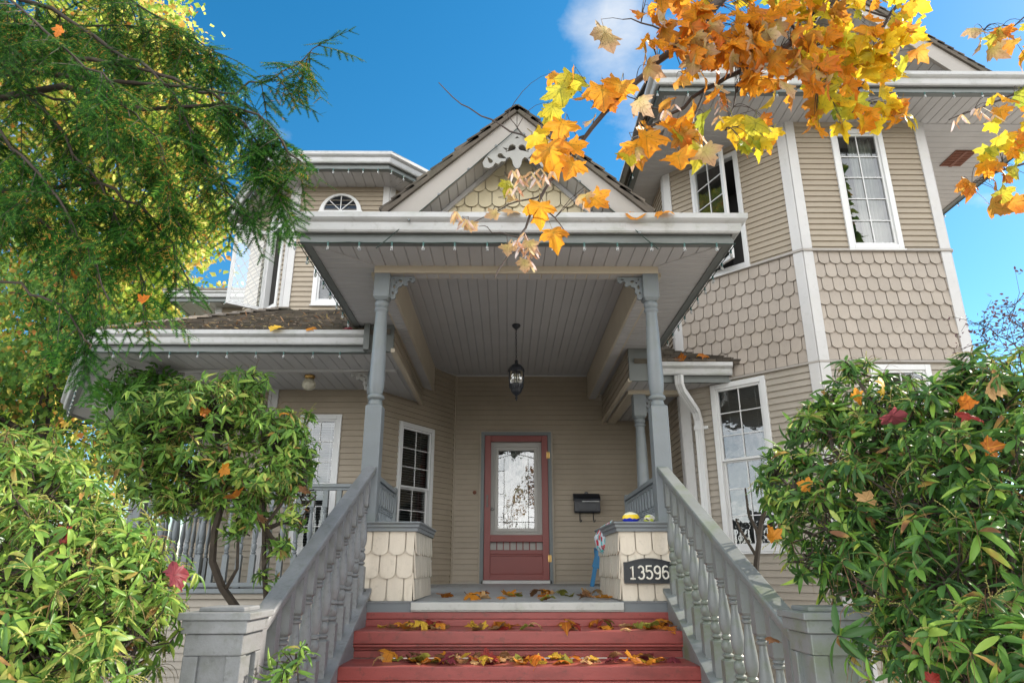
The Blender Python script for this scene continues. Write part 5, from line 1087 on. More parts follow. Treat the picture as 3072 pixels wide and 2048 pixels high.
# ---- painted stones on the pier cap
def stone(name, c, r, lab, mstops, seed):
    rnd = np.random.default_rng(seed); n, m = 18, 10; vs = []; 
    for j in range(m + 1):
        th = PI * j / m
        for i in range(n):
            ph = 2 * PI * i / n; k = 1 + .07 * math.sin(2 * ph + seed) * math.sin(th) + .05 * math.sin(3 * ph + th * 2)
            vs.append(V(c[0] + r[0] * k * math.sin(th) * math.cos(ph), c[1] + r[1] * k * math.sin(th) * math.sin(ph), c[2] + r[2] * (1 + math.cos(th)) * (1 if th < PI * .6 else .97)))
    mb = MB(); mb.add(vs, [(j * n + i, (j + 1) * n + i, (j + 1) * n + (i + 1) % n, j * n + (i + 1) % n) for j in range(m) for i in range(n)])
    o = mb.build(name, mstops, None, origin=c, smooth=True); tag(o, lab, 'painted stone'); return o
def patchmat(name, cols, scale, ax=(1, 1, 1), zsplit=None, rough=.3):
    m, nt, out = _nt(name); L = nt.links.new; p = N(nt, 'ShaderNodeBsdfPrincipled'); p.inputs['Roughness'].default_value = rough
    tc = N(nt, 'ShaderNodeTexCoord'); mp = N(nt, 'ShaderNodeMapping'); mp.inputs['Scale'].default_value = ax; L(tc.outputs['Object'], mp.inputs['Vector'])
    if zsplit:
        sx = N(nt, 'ShaderNodeSeparateXYZ'); L(tc.outputs['Object'], sx.inputs[0])
        nz = N(nt, 'ShaderNodeTexNoise'); nz.inputs['Scale'].default_value = scale; nz.inputs['Detail'].default_value = 1; L(mp.outputs[0], nz.inputs['Vector'])
        a = N(nt, 'ShaderNodeMath', operation='MULTIPLY_ADD'); a.inputs[1].default_value = zsplit[1]; L(nz.outputs['Fac'], a.inputs[0]); L(sx.outputs['Z'], a.inputs[2])
        mr = N(nt, 'ShaderNodeMapRange'); mr.inputs['From Min'].default_value = zsplit[0]; mr.inputs['From Max'].default_value = zsplit[2]; L(a.outputs[0], mr.inputs['Value']); fac = mr.outputs[0]
    else:
        vo = N(nt, 'ShaderNodeTexVoronoi'); vo.inputs['Scale'].default_value = scale; L(mp.outputs[0], vo.inputs['Vector']); sx = N(nt, 'ShaderNodeSeparateColor'); L(vo.outputs['Color'], sx.inputs[0]); fac = sx.outputs[0]
    rp = N(nt, 'ShaderNodeValToRGB'); rp.color_ramp.interpolation = 'CONSTANT'; el = rp.color_ramp.elements
    while len(el) < len(cols): el.new(.5)
    for e, (q, c) in zip(el, cols): e.position = q; e.color = c4(c)
    L(fac, rp.inputs[0]); L(rp.outputs[0], p.inputs['Base Color']); L(p.outputs[0], out.inputs['Surface']); MATS[name] = m
patchmat('paint_blue_yellow', [(0, (.05, .05, .04)), (.2, (.008, .02, .42)), (.62, (.8, .55, .02)), (.97, (.75, .72, .5))], 22., zsplit=(.005, .035, .088))
patchmat('paint_mixed', [(0, (.62, .55, .42)), (.3, (.75, .72, .66)), (.5, (.45, .06, .03)), (.58, (.55, .62, .08)), (.72, (.7, .68, .62)), (.88, (.08, .07, .06))], 48.)
stone('painted_stone', (.989, 5.62, .346), (.065, .045, .047), 'painted stone, blue below and yellow on top, on the right pier cap', 'paint_blue_yellow', 2)
stone('painted_stone', (1.139, 5.63, .346), (.049, .038, .038), 'small painted stone in white, red and lime on the right pier cap', 'paint_mixed', 5)
# ---- printed cloth hanging on the inner side of the pier
patchmat('printed_cloth', [(0, (.55, .56, .60)), (.28, (.40, .015, .035)), (.42, (.10, .42, .42)), (.56, (.62, .62, .66)), (.70, (.55, .05, .05)), (.80, (.02, .03, .06)), (.86, (.5, .58, .62))], 24., (2.2, 2.2, 1.), rough=.8)
mb = MB(); ns, nr = 14, 9; C0 = V(.905, 6.10, .243); rows = []
for i in range(ns + 1):
    a = R(-88 + 176 * i / ns); row = []
    for j in range(nr + 1):
        q = j / nr; rx = .136 * math.cos(a) * (1 - .55 * q * q) + .012 * math.sin(9 * a) * (1 - q) * .5; row.append(C0 + V(-rx * (1 - .25 * q) + .02 * (1 - abs(math.sin(a))) * q, -.06 + .20 * (1 - q) + .01 * math.sin(5 * q + a), .14 * math.sin(a) * (1 + .05 * q) + .014 * q))
    rows.append(row)
vs = [p for r_ in rows for p in r_]; m = nr + 1
mb.add(vs, [(i * m + j, i * m + j + 1, (i + 1) * m + j + 1, (i + 1) * m + j) for i in range(ns) for j in range(nr)])
o_ = mb.build('printed_cloth', 'printed_cloth', None, origin=tuple(C0), smooth=True); sm_ = o_.modifiers.new('cloth', 'SOLIDIFY'); sm_.thickness = .006; tag(o_, 'red, white and teal printed cloth curling over the inner edge of the right pier', 'cloth')
# ---- blue chair behind the pier
t = thing('garden_chair', (1.25, 8.9, DECK), 'blue painted garden chair, its leg showing behind the right pier', 'chair')
def slat(name, a, b, w, h, up=(0, 1, 0)): mb = MB(); mb.bar(a, b, w, h, up=up); return mb.build(name, 'blue_chair', t, bevel=.003)
zf = DECK - .01
for x in (1.03, 1.55):
    sg = 1 if x < 1.2 else -1
    slat('leg', V(x, 8.78, zf), V(x + sg * .05, 8.78, .04), .05, .03); slat('leg', V(x + sg * .06, 9.25, zf), V(x + sg * .06, 8.85, .10), .05, .03, up=(1, 0, 0)); slat('armrest', V(x + sg * .13, 8.72, .262), V(x + sg * .13, 9.2, .25), .08, .02, up=Z)
    slat('arm_support', V(x + sg * .055, 8.775, .02), V(x + sg * .125, 8.775, .25), .10, .025)
for k in range(5): slat('seat_slat', V(1.11, 8.80 + k * .09, .10 - k * .015), V(1.47, 8.80 + k * .09, .10 - k * .015), .08, .018, up=Z)
for k in range(5): slat('back_slat', V(1.16 + k * .065, 9.20, .04), V(1.17 + k * .068, 9.36, .27 + .03 * math.sin(PI * k / 4)), .058, .018)
# ---- hose tap on the left pier
t = thing('hose_hook', (-1.06, 5.33, -.13), 'small grey metal hook low on the left pier beside the railing', 'hook')
mb = MB(); mb.tube([V(-1.10, 5.31, -.134), V(-1.05, 5.30, -.134), V(-1.034, 5.295, -.144), V(-1.031, 5.295, -.168)], .010, 8); mb.build('bent_pipe', 'lead', t, smooth=True)
mb = MB(); mb.lathe([(.02, 0), (.02, .03)], (-1.07, 5.345, -.134), 12, ax=(0, -1, 0)); mb.build('flange', 'lead', t)
# =================================================================== PLANTS
leafmat('leaf_rhodo', [(0, (0.065, 0.146, 0.029)), (.35, (0.122, 0.252, 0.043)), (.62, (0.195, 0.358, 0.057)), (.85, (0.342, 0.504, 0.090)), (.955, (0.552, 0.585, 0.146)), (.985, (0.546, 0.312, 0.091)), (1, (0.260, 0.117, 0.052))], .32, .42, coat=.32, nscale=9., namt=.2)
leafmat('leaf_rhodo_light', [(0, (0.052, 0.130, 0.026)), (.3, (0.104, 0.221, 0.036)), (.6, (0.182, 0.319, 0.049)), (.85, (0.299, 0.416, 0.072)), (.955, (0.468, 0.481, 0.117)), (.985, (.42, .24, .07)), (1, (.20, .09, .04))], .32, .42, coat=.32, nscale=9., namt=.2)
leafmat('leaf_rhodo_dark', [(0, (0.030, 0.081, 0.021)), (.4, (0.057, 0.138, 0.030)), (.72, (0.092, 0.207, 0.037)), (.92, (0.172, 0.322, 0.040)), (.955, (0.276, 0.414, 0.052)), (.985, (.42, .24, .07)), (1, (.20, .09, .04))], .32, .42, coat=.32, nscale=9., namt=.15)
leafmat('flower_pale', [(0, (.35, .36, .10)), (1, (.55, .50, .18))], .4, .6)
leafmat('stalk_dry', [(0, (.10, .07, .025)), (.5, (.20, .10, .05)), (1, (.28, .24, .10))], .2, .7)
leafmat('samara', [(0, (.55, .42, .30)), (.4, (.62, .48, .22)), (.7, (.50, .22, .12)), (1, (.66, .58, .56))], .45, .5, nscale=30., namt=.6)
VEIN_O = ((.36, .30, .03), .55)
leafmat('maple_orange', [(0, (.34, .13, .02)), (.25, (.62, .19, .010)), (.55, (.76, .28, .012)), (.8, (.55, .11, .012)), (1, (.48, .30, .05))], .55, .45, ((.20, .15, .02), .6), nscale=14., namt=.5, ctr=(.50, .40, .03, .5))
leafmat('maple_yellow', [(0, (.55, .42, .012)), (.4, (.85, .58, .015)), (.7, (.80, .40, .012)), (.9, (.62, .55, .03)), (1, (.45, .48, .03))], .62, .45, ((.45, .40, .03), .5), nscale=14., namt=.45)
leafmat('maple_green', [(0, (.20, .28, .02)), (.4, (.40, .40, .025)), (.7, (.58, .45, .025)), (1, (.14, .22, .025))], .55, .45, ((.10, .13, .015), .7), nscale=14., namt=.5)
leafmat('maple_brown', [(0, (.30, .17, .09)), (.5, (.42, .24, .13)), (1, (.52, .36, .24))], .4, .6, ((.20, .11, .06), .5), nscale=20., namt=.5)
for nm, c in dict(crimson=((.16, .014, .014), (.30, .035, .025)), magenta=((.15, .02, .035), (.26, .05, .06)), orange=((.50, .16, .012), (.66, .28, .03)), flame=((.50, .08, .012), (.60, .22, .02)), yellow=((.62, .36, .03), (.72, .47, .06)), tan=((.45, .25, .09), (.58, .36, .17)), brown=((.13, .065, .03), (.24, .11, .045)), rust=((.26, .055, .012), (.45, .15, .015)), green=((.14, .17, .03), (.28, .26, .04)), pink=((.34, .08, .07), (.28, .05, .08))).items():
    leafmat('fallen_' + nm, [(0, c[0]), (1, c[1])], .35, .5, (tuple(x * .55 for x in c[0]) if nm not in ('rust',) else (.75, .36, .02), .7), nscale=22., namt=.9, ctr=(.3, .25, .03, 0.))
leafmat('needle', [(0, (.006, .028, .006)), (.3, (.014, .060, .008)), (.6, (.026, .100, .011)), (.85, (.050, .150, .014)), (.96, (.11, .22, .022)), (1, (.38, .19, .035))], .28, .6, coat=.12, nscale=4., namt=.8)
leafmat('sunny_leaf', [(0, (.12, .24, .025)), (.25, (.25, .38, .04)), (.5, (.42, .50, .07)), (.76, (.64, .58, .13)), (.92, (.62, .30, .07)), (1, (.48, .16, .04))], .68, .6, coat=.1, nscale=.9, namt=.5)
leafmat('cedar_leaf', [(0, (.035, .10, .018)), (.5, (.09, .19, .03)), (.85, (.19, .27, .04)), (1, (.32, .14, .035))], .5, .5, nscale=.9, namt=.4)
leafmat('wist_leaf', [(0, (.03, .10, .016)), (1, (.08, .20, .02))], .45, .4)
leafmat('far_leaf', [(0, (.06, .03, .04)), (1, (.12, .06, .07))], .3, .6)
def norm(a): return a / np.maximum(np.linalg.norm(a, axis=-1, keepdims=True), 1e-9)
def frames(d, n):
    """leaf frames: y along d, z near n"""
    d = norm(d); x = norm(np.cross(d, n)); z = np.cross(x, d); return np.stack([x, d, z], axis=2)
def scatter(T, F, pos, Rm, sc):
    """instances of template T (v,3), faces F (f,3) at pos with frames Rm and scales -> one set of arrays"""
    n = len(pos); sc = np.asarray(sc).reshape(n, -1)
    if sc.shape[1] == 1: t = T[None] * sc[:, None, :]
    else: t = T[None] * sc[:, None, :]
    v = np.einsum('nij,nvj->nvi', Rm, t) + pos[:, None, :]
    f = F[None] + (np.arange(n) * len(T))[:, None, None]
    return v.reshape(-1, 3), f.reshape(-1, F.shape[1])
def merge(parts):
    vs = []; fs = []; b = 0
    for v, f in parts: vs.append(v); fs.append(f + b); b += len(v)
    return np.concatenate(vs), np.concatenate(fs)
def lance(hw=.115, droop=.36, fold=.45):
    ts = [0, .12, .32, .56, .80, 1.]; ws = [.10, .5, .92, 1., .62, 0]
    V_ = []; F_ = []; z = lambda t: -droop * t * t
    for t, w in zip(ts, ws):
        V_.append((0, t, z(t))); V_.append((-w * hw, t, z(t) + fold * w * hw)); V_.append((w * hw, t, z(t) + fold * w * hw))
    for i in range(len(ts) - 1):
        a, b = i * 3, i * 3 + 3
        F_ += [(a, a + 1, b), (a + 1, b + 1, b), (a, b, a + 2), (a + 2, b, b + 2)]
    return np.array(V_), np.array(F_)
def tubes(segs, n=5):
    mb = MB()
    for pts, r0, r1 in segs:
        k = len(pts); mb.tube(pts, [r0 + (r1 - r0) * i / (k - 1) for i in range(k)], n, False)
    return mb
def wobble(a, b, n, amp, rng=RNG):
    a = np.asarray(a, float); b = np.asarray(b, float); L_ = np.linalg.norm(b - a)
    return [a + (b - a) * i / n + (rng.normal(0, amp * L_, 3) if 0 < i < n else 0) for i in range(n + 1)]
def shrub(name, label, blobs, ntips, leaf_len, mtl, base, seed, reject=lambda p: False, trunks=(), extra_tips=(), panicles=60, stalks=0, group=None, kl=(7, 11), stem_r=.016, up=.45, light=None, young=.14, inner=None):
    rng = np.random.default_rng(seed); t = thing(name, base, label, 'shrub', group)
    B = np.array(blobs); area = np.array([(b[3] * b[4] + b[4] * b[5] + b[3] * b[5]) for b in B]); pr = area / area.sum()
    tips = []; axes = []; own = []
    while len(tips) < ntips:
        i = rng.choice(len(B), p=pr); b = B[i]; u = rng.normal(0, 1, 3); u /= np.linalg.norm(u)
        if u[2] < -.45 and rng.random() < .6: continue
        k = 1. - .42 * rng.random() ** 1.7 if rng.random() > .20 else 1. + .40 * rng.random(); p = b[:3] + u * b[3:6] * k
        if reject(p): continue
        d = u / b[3:6]; d /= np.linalg.norm(d)
        tips.append(p); axes.append(norm(d * .8 + V(0, 0, up) + rng.normal(0, .28, 3))); own.append(i)
    for p in extra_tips: tips.append(V(*p)); axes.append(norm(V(0, -.15, 1) + rng.normal(0, .2, 3))); own.append(int(np.argmin(np.linalg.norm(B[:, :3] - V(*p), axis=1))))
    tips = np.array(tips); axes = np.array(axes)
    # whorls of leaves
    T, F = lance(); P_ = []; D_l = []; N_l = []; S_ = []; YG = []
    for p, a in zip(tips, axes):
        e1 = norm(np.cross(a, V(.3, .5, .81))); e2 = np.cross(a, e1); k = rng.integers(*kl); ph0 = rng.random() * 6.28; sz = leaf_len * rng.uniform(.65, 1.3); y_ = rng.random() < young
        for j in range(k):
            ph = ph0 + 2 * PI * j / k + rng.normal(0, .22); th = R(rng.normal(80, 22)); rad = e1 * math.cos(ph) + e2 * math.sin(ph)
            d = a * math.cos(th) + rad * math.sin(th) - V(0, 0, .12); P_.append(p - a * rng.uniform(0, .018) + rad * .004); D_l.append(d); N_l.append(a * math.sin(th) - rad * math.cos(th) + rng.normal(0, .34, 3)); S_.append((sz * rng.uniform(.7, 1.3), sz * rng.uniform(.55, 1.2), sz * rng.uniform(.3, 2.2))); YG.append(y_)
        for j in range(3):                                               # a few leaves lower on the shoot
            ph = rng.random() * 6.28; rad = e1 * math.cos(ph) + e2 * math.sin(ph); P_.append(p - a * rng.uniform(.03, .09)); D_l.append(rad + V(0, 0, -.25)); N_l.append(a + rng.normal(0, .3, 3)); S_.append((sz, sz * rng.uniform(.7, 1.), sz)); YG.append(False)
    P_, D_l, N_l, S_ = map(np.array, (P_, D_l, N_l, S_))
    yg = np.array(YG); fr = frames(D_l, N_l)
    v, f = scatter(T, F, P_[~yg], fr[~yg], S_[~yg]); npmesh('foliage', v, f, mtl, t, smooth=True)
    if yg.any(): v, f = scatter(T, F, P_[yg], fr[yg], S_[yg]); npmesh('young_foliage', v, f, light or 'leaf_rhodo_light', t, smooth=True)
    # wood: limbs to every mass, shoots to the tips
    segs = []; bp = V(*base)
    cen = []
    if trunks:
        for r0, r1, pts in trunks: segs.append(([V(*q) for q in pts], r0, r1))
        ends = [V(*q) for _, _, pts in trunks for q in pts[2:]]
        if inner is not None: ends = [V(*inner)]
    else: ends = [bp]
    for b in B:
        c = b[:3]; e = ends[int(np.argmin([np.linalg.norm(c - q) for q in ends]))]; segs.append((wobble(e, c, 4, .06, rng), stem_r, stem_r * .5)); cen.append(c)
    for p, a, i in zip(tips, axes, own):
        if rng.random() < .75: segs.append((wobble(cen[i] + rng.normal(0, .03, 3), p - a * .07, 3, .06, rng)[:-1] + [p - a * .06, p], .0045, .002))
    stem = tubes(segs, 5); n0 = len(stem.f); n1 = n0
    T2 = np.array([(-.5, 0, 0), (.5, 0, 0), (0, 1, 0.), (0, .5, .5)]); F2 = np.array([(0, 1, 2), (0, 3, 2), (1, 2, 3)])
    if panicles:
        P2 = []; D2 = []; S2 = []; st = []
        for i in rng.choice(len(tips), min(panicles, len(tips)), replace=False):
            p, a = tips[i], axes[i]
            for q in range(rng.integers(3, 6)):
                d = norm(a * .5 + rng.normal(0, .6, 3) + V(0, 0, .1)); L_ = leaf_len * rng.uniform(.7, 1.3); pts = [p]
                for s_ in range(9):
                    d = norm(d + V(0, 0, -.10) + rng.normal(0, .06, 3)); pts.append(pts[-1] + d * L_ / 9)
                    if s_ > 1:
                        for w in range(2): P2.append(pts[-1]); D2.append(rng.normal(0, 1, 3) + V(0, 0, -.5)); S2.append(rng.uniform(.004, .007))
                st.append((pts, .0011, .0007))
        P2, D2 = np.array(P2), np.array(D2); v, f = scatter(T2, F2, P2, frames(D2, rng.normal(0, 1, D2.shape)), np.array(S2)); npmesh('flower_spray', v, f, 'flower_pale', t)
        for q in st: stem.tube(q[0], [q[1] + (q[2] - q[1]) * i / (len(q[0]) - 1) for i in range(len(q[0]))], 3, False)
        n1 = len(stem.f)
    if stalks:
        st = []
        for i in rng.choice(len(tips), min(stalks, len(tips)), replace=False):
            p, a = tips[i], axes[i]
            for q in range(rng.integers(3, 7)):
                d = norm(a * .3 + rng.normal(0, .7, 3)); L_ = leaf_len * rng.uniform(1.1, 1.9); pts = [p]
                for s_ in range(7): d = norm(d + V(0, 0, -.34) + rng.normal(0, .12, 3)); pts.append(pts[-1] + d * L_ / 7)
                st.append((pts, .0013, .0007))
        for q in st: stem.tube(q[0], [q[1] + (q[2] - q[1]) * i / (len(q[0]) - 1) for i in range(len(q[0]))], 3, False)
    o = stem.build('stem', 'bark', t); o.data.materials.append(MATS['flower_pale']); o.data.materials.append(MATS['stalk_dry'])
    mi = np.full(len(stem.f), 2, np.int32); mi[:n1] = 1; mi[:n0] = 0; o.data.polygons.foreach_set('material_index', mi)
    return t
shrub('evergreen_shrub', 'big pale green leafy shrub at the far left, in front of the porch corner', SH_LEFT, 620, .068, 'leaf_rhodo_light', (-1.75, 2.8, -EYE), 3, lambda p: p[0] > -1.19 and p[1] > 2.4, panicles=190, stalks=170)
shrub('evergreen_shrub', 'tree shaped evergreen shrub with bare trunks between the left railing and the porch', SH_MID, 760, .066, 'leaf_rhodo', (-1.62, 3.95, -EYE), 4, lambda p: p[0] > -1.17, trunks=TRUNK_MID, panicles=50, stalks=110)
shrub('evergreen_shrub', 'large dark green shrub filling the right side beside the railing', SH_RIGHT, 880, .080, 'leaf_rhodo_dark', (1.72, 2.9, -EYE), 6, lambda p: p[0] < (1.30 if p[1] > 3. else 1.36) and p[1] > 2.55, trunks=TRUNK_RIGHT, inner=(1.78, 3.0, -.2), young=.2, extra_tips=TIPS_RIGHT * 2, panicles=90, stalks=330)
shrub('evergreen_shrub', 'small sprig of green leaves showing between the left balusters', SH_LOW, 7, .07, 'leaf_rhodo_light', (-.84, 2.95, -EYE), 9, panicles=0, kl=(7, 9), stem_r=.006)
# ---- maple leaf
def maple_template(seed):
    rng = np.random.default_rng(seed)
    h = [(.12, -.06), (.26, -.07), (.42, -.13), (.44, -.01), (.39, .08), (.50, .12), (.60, .22), (.74, .40), (.60, .42), (.55, .53), (.42, .49), (.31, .50), (.31, .62), (.37, .76), (.23, .77), (.14, .91), (0, 1.06)]
    vn = {3 - 1: 1, 7: 1, 16: 1}
    out = [(0, -.01)] + h + [(-x, y) for x, y in h[-2::-1]]
    ve = [0] + [vn.get(i, 0) for i in range(17)] + [vn.get(i, 0) for i in range(15, -1, -1)]
    out = np.array(out); out = out + rng.normal(0, .014, out.shape); n = len(out); c = np.array([0, .16])
    ring = c + (out - c) * .5
    ve = np.array(ve, float)
    v = np.concatenate([[[*c]], ring, out]); vein = np.concatenate([[1.], np.where(ve > 0, 1., .15), ve])
    r = np.linalg.norm(v - c, axis=1); ang = np.arctan2(v[:, 1] - c[1], v[:, 0])
    cup = rng.uniform(-.95, .5); fold = rng.uniform(-.3, .9); tw = rng.uniform(-.9, .9)
    z = cup * r ** 2 + fold * np.abs(v[:, 0]) * .6 + tw * v[:, 0] * (v[:, 1] - .3) + .05 * np.sin(ang * 3 + rng.uniform(0, 6)) * r + rng.normal(0, .018, len(v)) * (r > .3)
    V_ = np.column_stack([v, z]); F_ = []
    for i in range(n):
        j = (i + 1) % n; F_ += [(0, 1 + i, 1 + j), (1 + i, 1 + n + i, 1 + n + j), (1 + i, 1 + n + j, 1 + j)]
    b = len(V_); V_ = np.vstack([V_, [(-.012, 0, V_[0, 2]), (.012, 0, V_[0, 2]), (.03, -.42, V_[0, 2] + .08), (.0, -.2, V_[0, 2] + .03)]]); F_ += [(b, b + 1, b + 3), (b + 1, b + 2, b + 3)]; vein = np.concatenate([vein, [1, 1, 1, 1]])
    rad = np.clip(np.linalg.norm(V_[:, :2] - c, axis=1) / .8, 0, 1)
    return V_, np.array(F_), vein, rad
MT = [maple_template(s) for s in range(20, 30)]
def hang_frames(n, rng, spread=.55, roll=None):
    d = np.column_stack([rng.normal(0, spread, n), rng.normal(0, spread, n), -np.ones(n)])
    az = rng.uniform(0, 2 * PI, n); nn = np.column_stack([np.cos(az), np.sin(az), rng.normal(.25, .35, n)]); return frames(d, nn)
def leaf_mesh(name, pos, Rm, size, mtl, parent, rng):
    idx = rng.integers(0, len(MT), len(pos)); parts = []; vein = []
    for k in range(len(MT)):
        q = idx == k
        if not q.any(): continue
        v, f = scatter(MT[k][0], MT[k][1], pos[q], Rm[q], size[q]); parts.append((v, f)); vein.append(np.tile(MT[k][2], q.sum()))
    v, f = merge(parts); return npmesh(name, v, f, mtl, parent, vein=np.concatenate(vein))
rng = np.random.default_rng(5)
mt = thing('maple_tree', (3.4, -.6, -EYE), 'maple tree with hanging orange and yellow autumn leaves at the upper right', 'tree')
tr = [V(3.4, -.6, -EYE), V(3.38, -.55, 0), V(3.3, -.4, 1.2), V(3.25, -.3, 2.4), V(3.3, -.2, 3.6), V(3.2, 0, 4.8)]
mb = MB(); mb.tube(tr, [.20, .16, .14, .12, .09, .05], 14); mb.build('trunk', 'bark', mt, smooth=True)
segs = []; heads = {0: V(3.28, -.35, 2.2), 7: V(3.26, -.3, 2.6), 11: V(3.3, -.2, 3.0), 19: V(3.3, -.2, 2.8), 18: V(3.3, -.2, 3.3)}
for i, (r0, r1, pts) in enumerate(MAPLE_BR):
    pts = [V(*q) for q in pts]
    if i in heads: m_ = (heads[i] + pts[0]) / 2 + V(0, 0, .35); pts = [heads[i], m_] + pts; r0 = r0 * 1.5
    # smooth the line a little
    sm = [pts[0]]
    for a, b in zip(pts[:-1], pts[1:]): sm += [a + (b - a) * .35 + rng.normal(0, .006, 3), a + (b - a) * .7 + rng.normal(0, .006, 3), b]
    segs.append((sm, r0, r1))
limb_segs = segs
allp = np.array([p for s_, _, _ in segs for p in s_]); tw = []
MSL = ['maple_orange', 'maple_yellow', 'maple_green', 'maple_brown']; KI = {'o': 0, 'y': 1, 'g': 2, 'b': 3}
def cluster(name, pos, Rm, size, kinds, parent, rng):
    """a cluster of leaves in one mesh, each leaf with the material of its colour"""
    parts = []; vein = []; mi = []; rad = []
    for p, r_, s_, k in zip(pos, Rm, size, kinds):
        T_, F_, ve, ra = MT[rng.integers(len(MT))]; rad.append(ra); v, f = scatter(T_, F_, np.array(p)[None], np.array(r_)[None], np.array([s_])); parts.append((v, f)); vein.append(ve); mi += [KI[k]] * len(F_)
    v, f = merge(parts); o = npmesh(name, v, f, MSL[0], parent, vein=np.concatenate(vein), rad=np.concatenate(rad))
    for m_ in MSL[1:]: o.data.materials.append(MATS[m_])
    o.data.polygons.foreach_set('material_index', np.array(mi, np.int32)); return o
for lo, hi, dy, n, kc in MAPLE_CL:
    lo, hi = V(*lo), V(*hi); n = max(3, int(n * .68)); pos = lo + (hi - lo) * rng.random((n, 3)); fr = hang_frames(n, rng); ks = []; sz = []
    for p, f in zip(pos, fr):
        c = {'o': 'ooooob', 'y': 'yyyyoo', 'oy': 'ooooyg', 'yg': 'yyggoo', 'og': 'oogggo', 'b': 'b'}[kc]; ks.append(c[rng.integers(len(c))]); sz.append(rng.uniform(.055, .098) * (1.1 if p[1] > 2.9 else 1))
        k = int(np.argmin(np.linalg.norm(allp - p, axis=1))); q = allp[k]
        if np.linalg.norm(q - p) < .38:
            c_ = (q + p) / 2 + V(0, 0, .05) - f[:, 1] * .03; tw.append(([q * (1 - t_) ** 2 + c_ * 2 * t_ * (1 - t_) + p * t_ ** 2 for t_ in (0, .2, .4, .6, .8, 1)], .0022, .0008))
    left = set(range(n))
    while left:                                                            # leaves that hang together make one cluster
        grp = [left.pop()]; q_ = list(grp)
        while q_:
            a_ = q_.pop(); nb = [b_ for b_ in left if np.linalg.norm(pos[a_] - pos[b_]) < .17]
            for b_ in nb: left.discard(b_); grp.append(b_); q_.append(b_)
        cluster('leaf_cluster', [pos[g_] for g_ in grp], [fr[g_] for g_ in grp], [sz[g_] for g_ in grp], [ks[g_] for g_ in grp], mt, rng)
for x, y, z, s_, roll, c in MAPLE_ONE:
    a = R(roll); d = V(math.sin(a), rng.normal(0, .15), -math.cos(a)); f = frames(d[None], V(rng.normal(0, .35), -1, rng.normal(.1, .3))[None])[0]; p = V(x, y, z) - d * s_ * .45
    cluster('leaf', [p], [f], [s_], [c[:1] if rng.random() < .5 else c[-1:]], mt, rng)
    k = int(np.argmin(np.linalg.norm(allp - p, axis=1))); q = allp[k]
    if np.linalg.norm(q - p) < .5: tw.append(([q, q + (p - q) * .5 + V(0, 0, .03), p - d * .04, p], .002, .0009))
# upper crown over the street side, mostly above the picture
n = 2600; u = rng.normal(0, 1, (n, 3)); u = norm(u) * (rng.random((n, 1)) ** .33); pos = V(3.3, -.6, 5.2) + u * V(2.4, 2.0, 1.6); leaf_mesh('leaf_cluster', pos, hang_frames(n, rng), rng.uniform(.11, .17, n), 'maple_yellow', mt, rng)
for i in range(26):
    e = V(3.3, -.6, 5.0) + norm(rng.normal(0, 1, 3)) * V(2.2, 1.9, 1.4); s0 = tr[3] + (tr[5] - tr[3]) * rng.random(); tw.append((wobble(s0, e, 5, .04, rng), .03, .006))
lm = tubes(limb_segs, 8)
for q in tw: lm.tube(q[0], [q[1] + (q[2] - q[1]) * i / (len(q[0]) - 1) for i in range(len(q[0]))], 4, False)
lm.build('limb', 'twig', mt, smooth=True)
sv = np.array([(0, 0, 0), (.10, .12, .01), (.16, .45, .03), (.10, .85, .02), (0, 1, 0), (-.05, .6, 0), (-.04, .2, 0)]); sf = np.array([(0, 1, 6), (1, 2, 6), (2, 5, 6), (2, 3, 5), (3, 4, 5)])
for q in SAMARA:
    P_, D_l = [], []
    for k in range(3):
        p = V(*q) + rng.normal(0, .012, 3)
        for sg in (-1, 1): P_.append(p); D_l.append(V(sg * rng.uniform(.2, .8), rng.normal(0, .3), -1))
    P_, D_l = np.array(P_), np.array(D_l); v, f = scatter(sv, sf, P_, frames(D_l, rng.normal(0, .4, D_l.shape) + V(0, -1, 0)), rng.uniform(.042, .06, len(P_))); npmesh('winged_seed', v, f, 'samara', mt)
# ---- conifer: weeping boughs of needle sprays reaching in from the left
rng = np.random.default_rng(8)
ft = thing('conifer_tree', (-3.6, 2.6, -EYE), 'dark green conifer whose drooping boughs fill the upper left corner', 'tree')
mb = MB(); mb.tube([V(-3.6, 2.6, -EYE), V(-3.55, 2.62, .8), V(-3.5, 2.65, 2.4), V(-3.5, 2.7, 4.5), V(-3.45, 2.7, 7.5)], [.26, .21, .18, .13, .05], 16); mb.build('trunk', 'bark', ft, smooth=True)
def twig_template(n=20):
    V_ = []; F_ = []
    for i in range(n):
        t = (i + .3) / n
        for sg in (-1, 1):
            l = .19 * (1.12 - .5 * t); a = R(60 - 20 * t); x, y = sg * math.sin(a) * l, t + math.cos(a) * l; b = len(V_)
            V_ += [(0, t - .021, 0), (0, t + .028, 0), (x, y, .03 * ((i % 3) - 1))]; F_.append((b, b + 1, b + 2))
    b = len(V_); V_ += [(-.012, 0, -.004), (.012, 0, -.004), (0, 1, 0), (0, .0, .014)]; F_ += [(b, b + 1, b + 2), (b, b + 3, b + 2), (b + 1, b + 2, b + 3)]
    return np.array(V_), np.array(F_)
NT, NF = twig_template(); TP, TD, TN, TS, wood = [], [], [], [], []
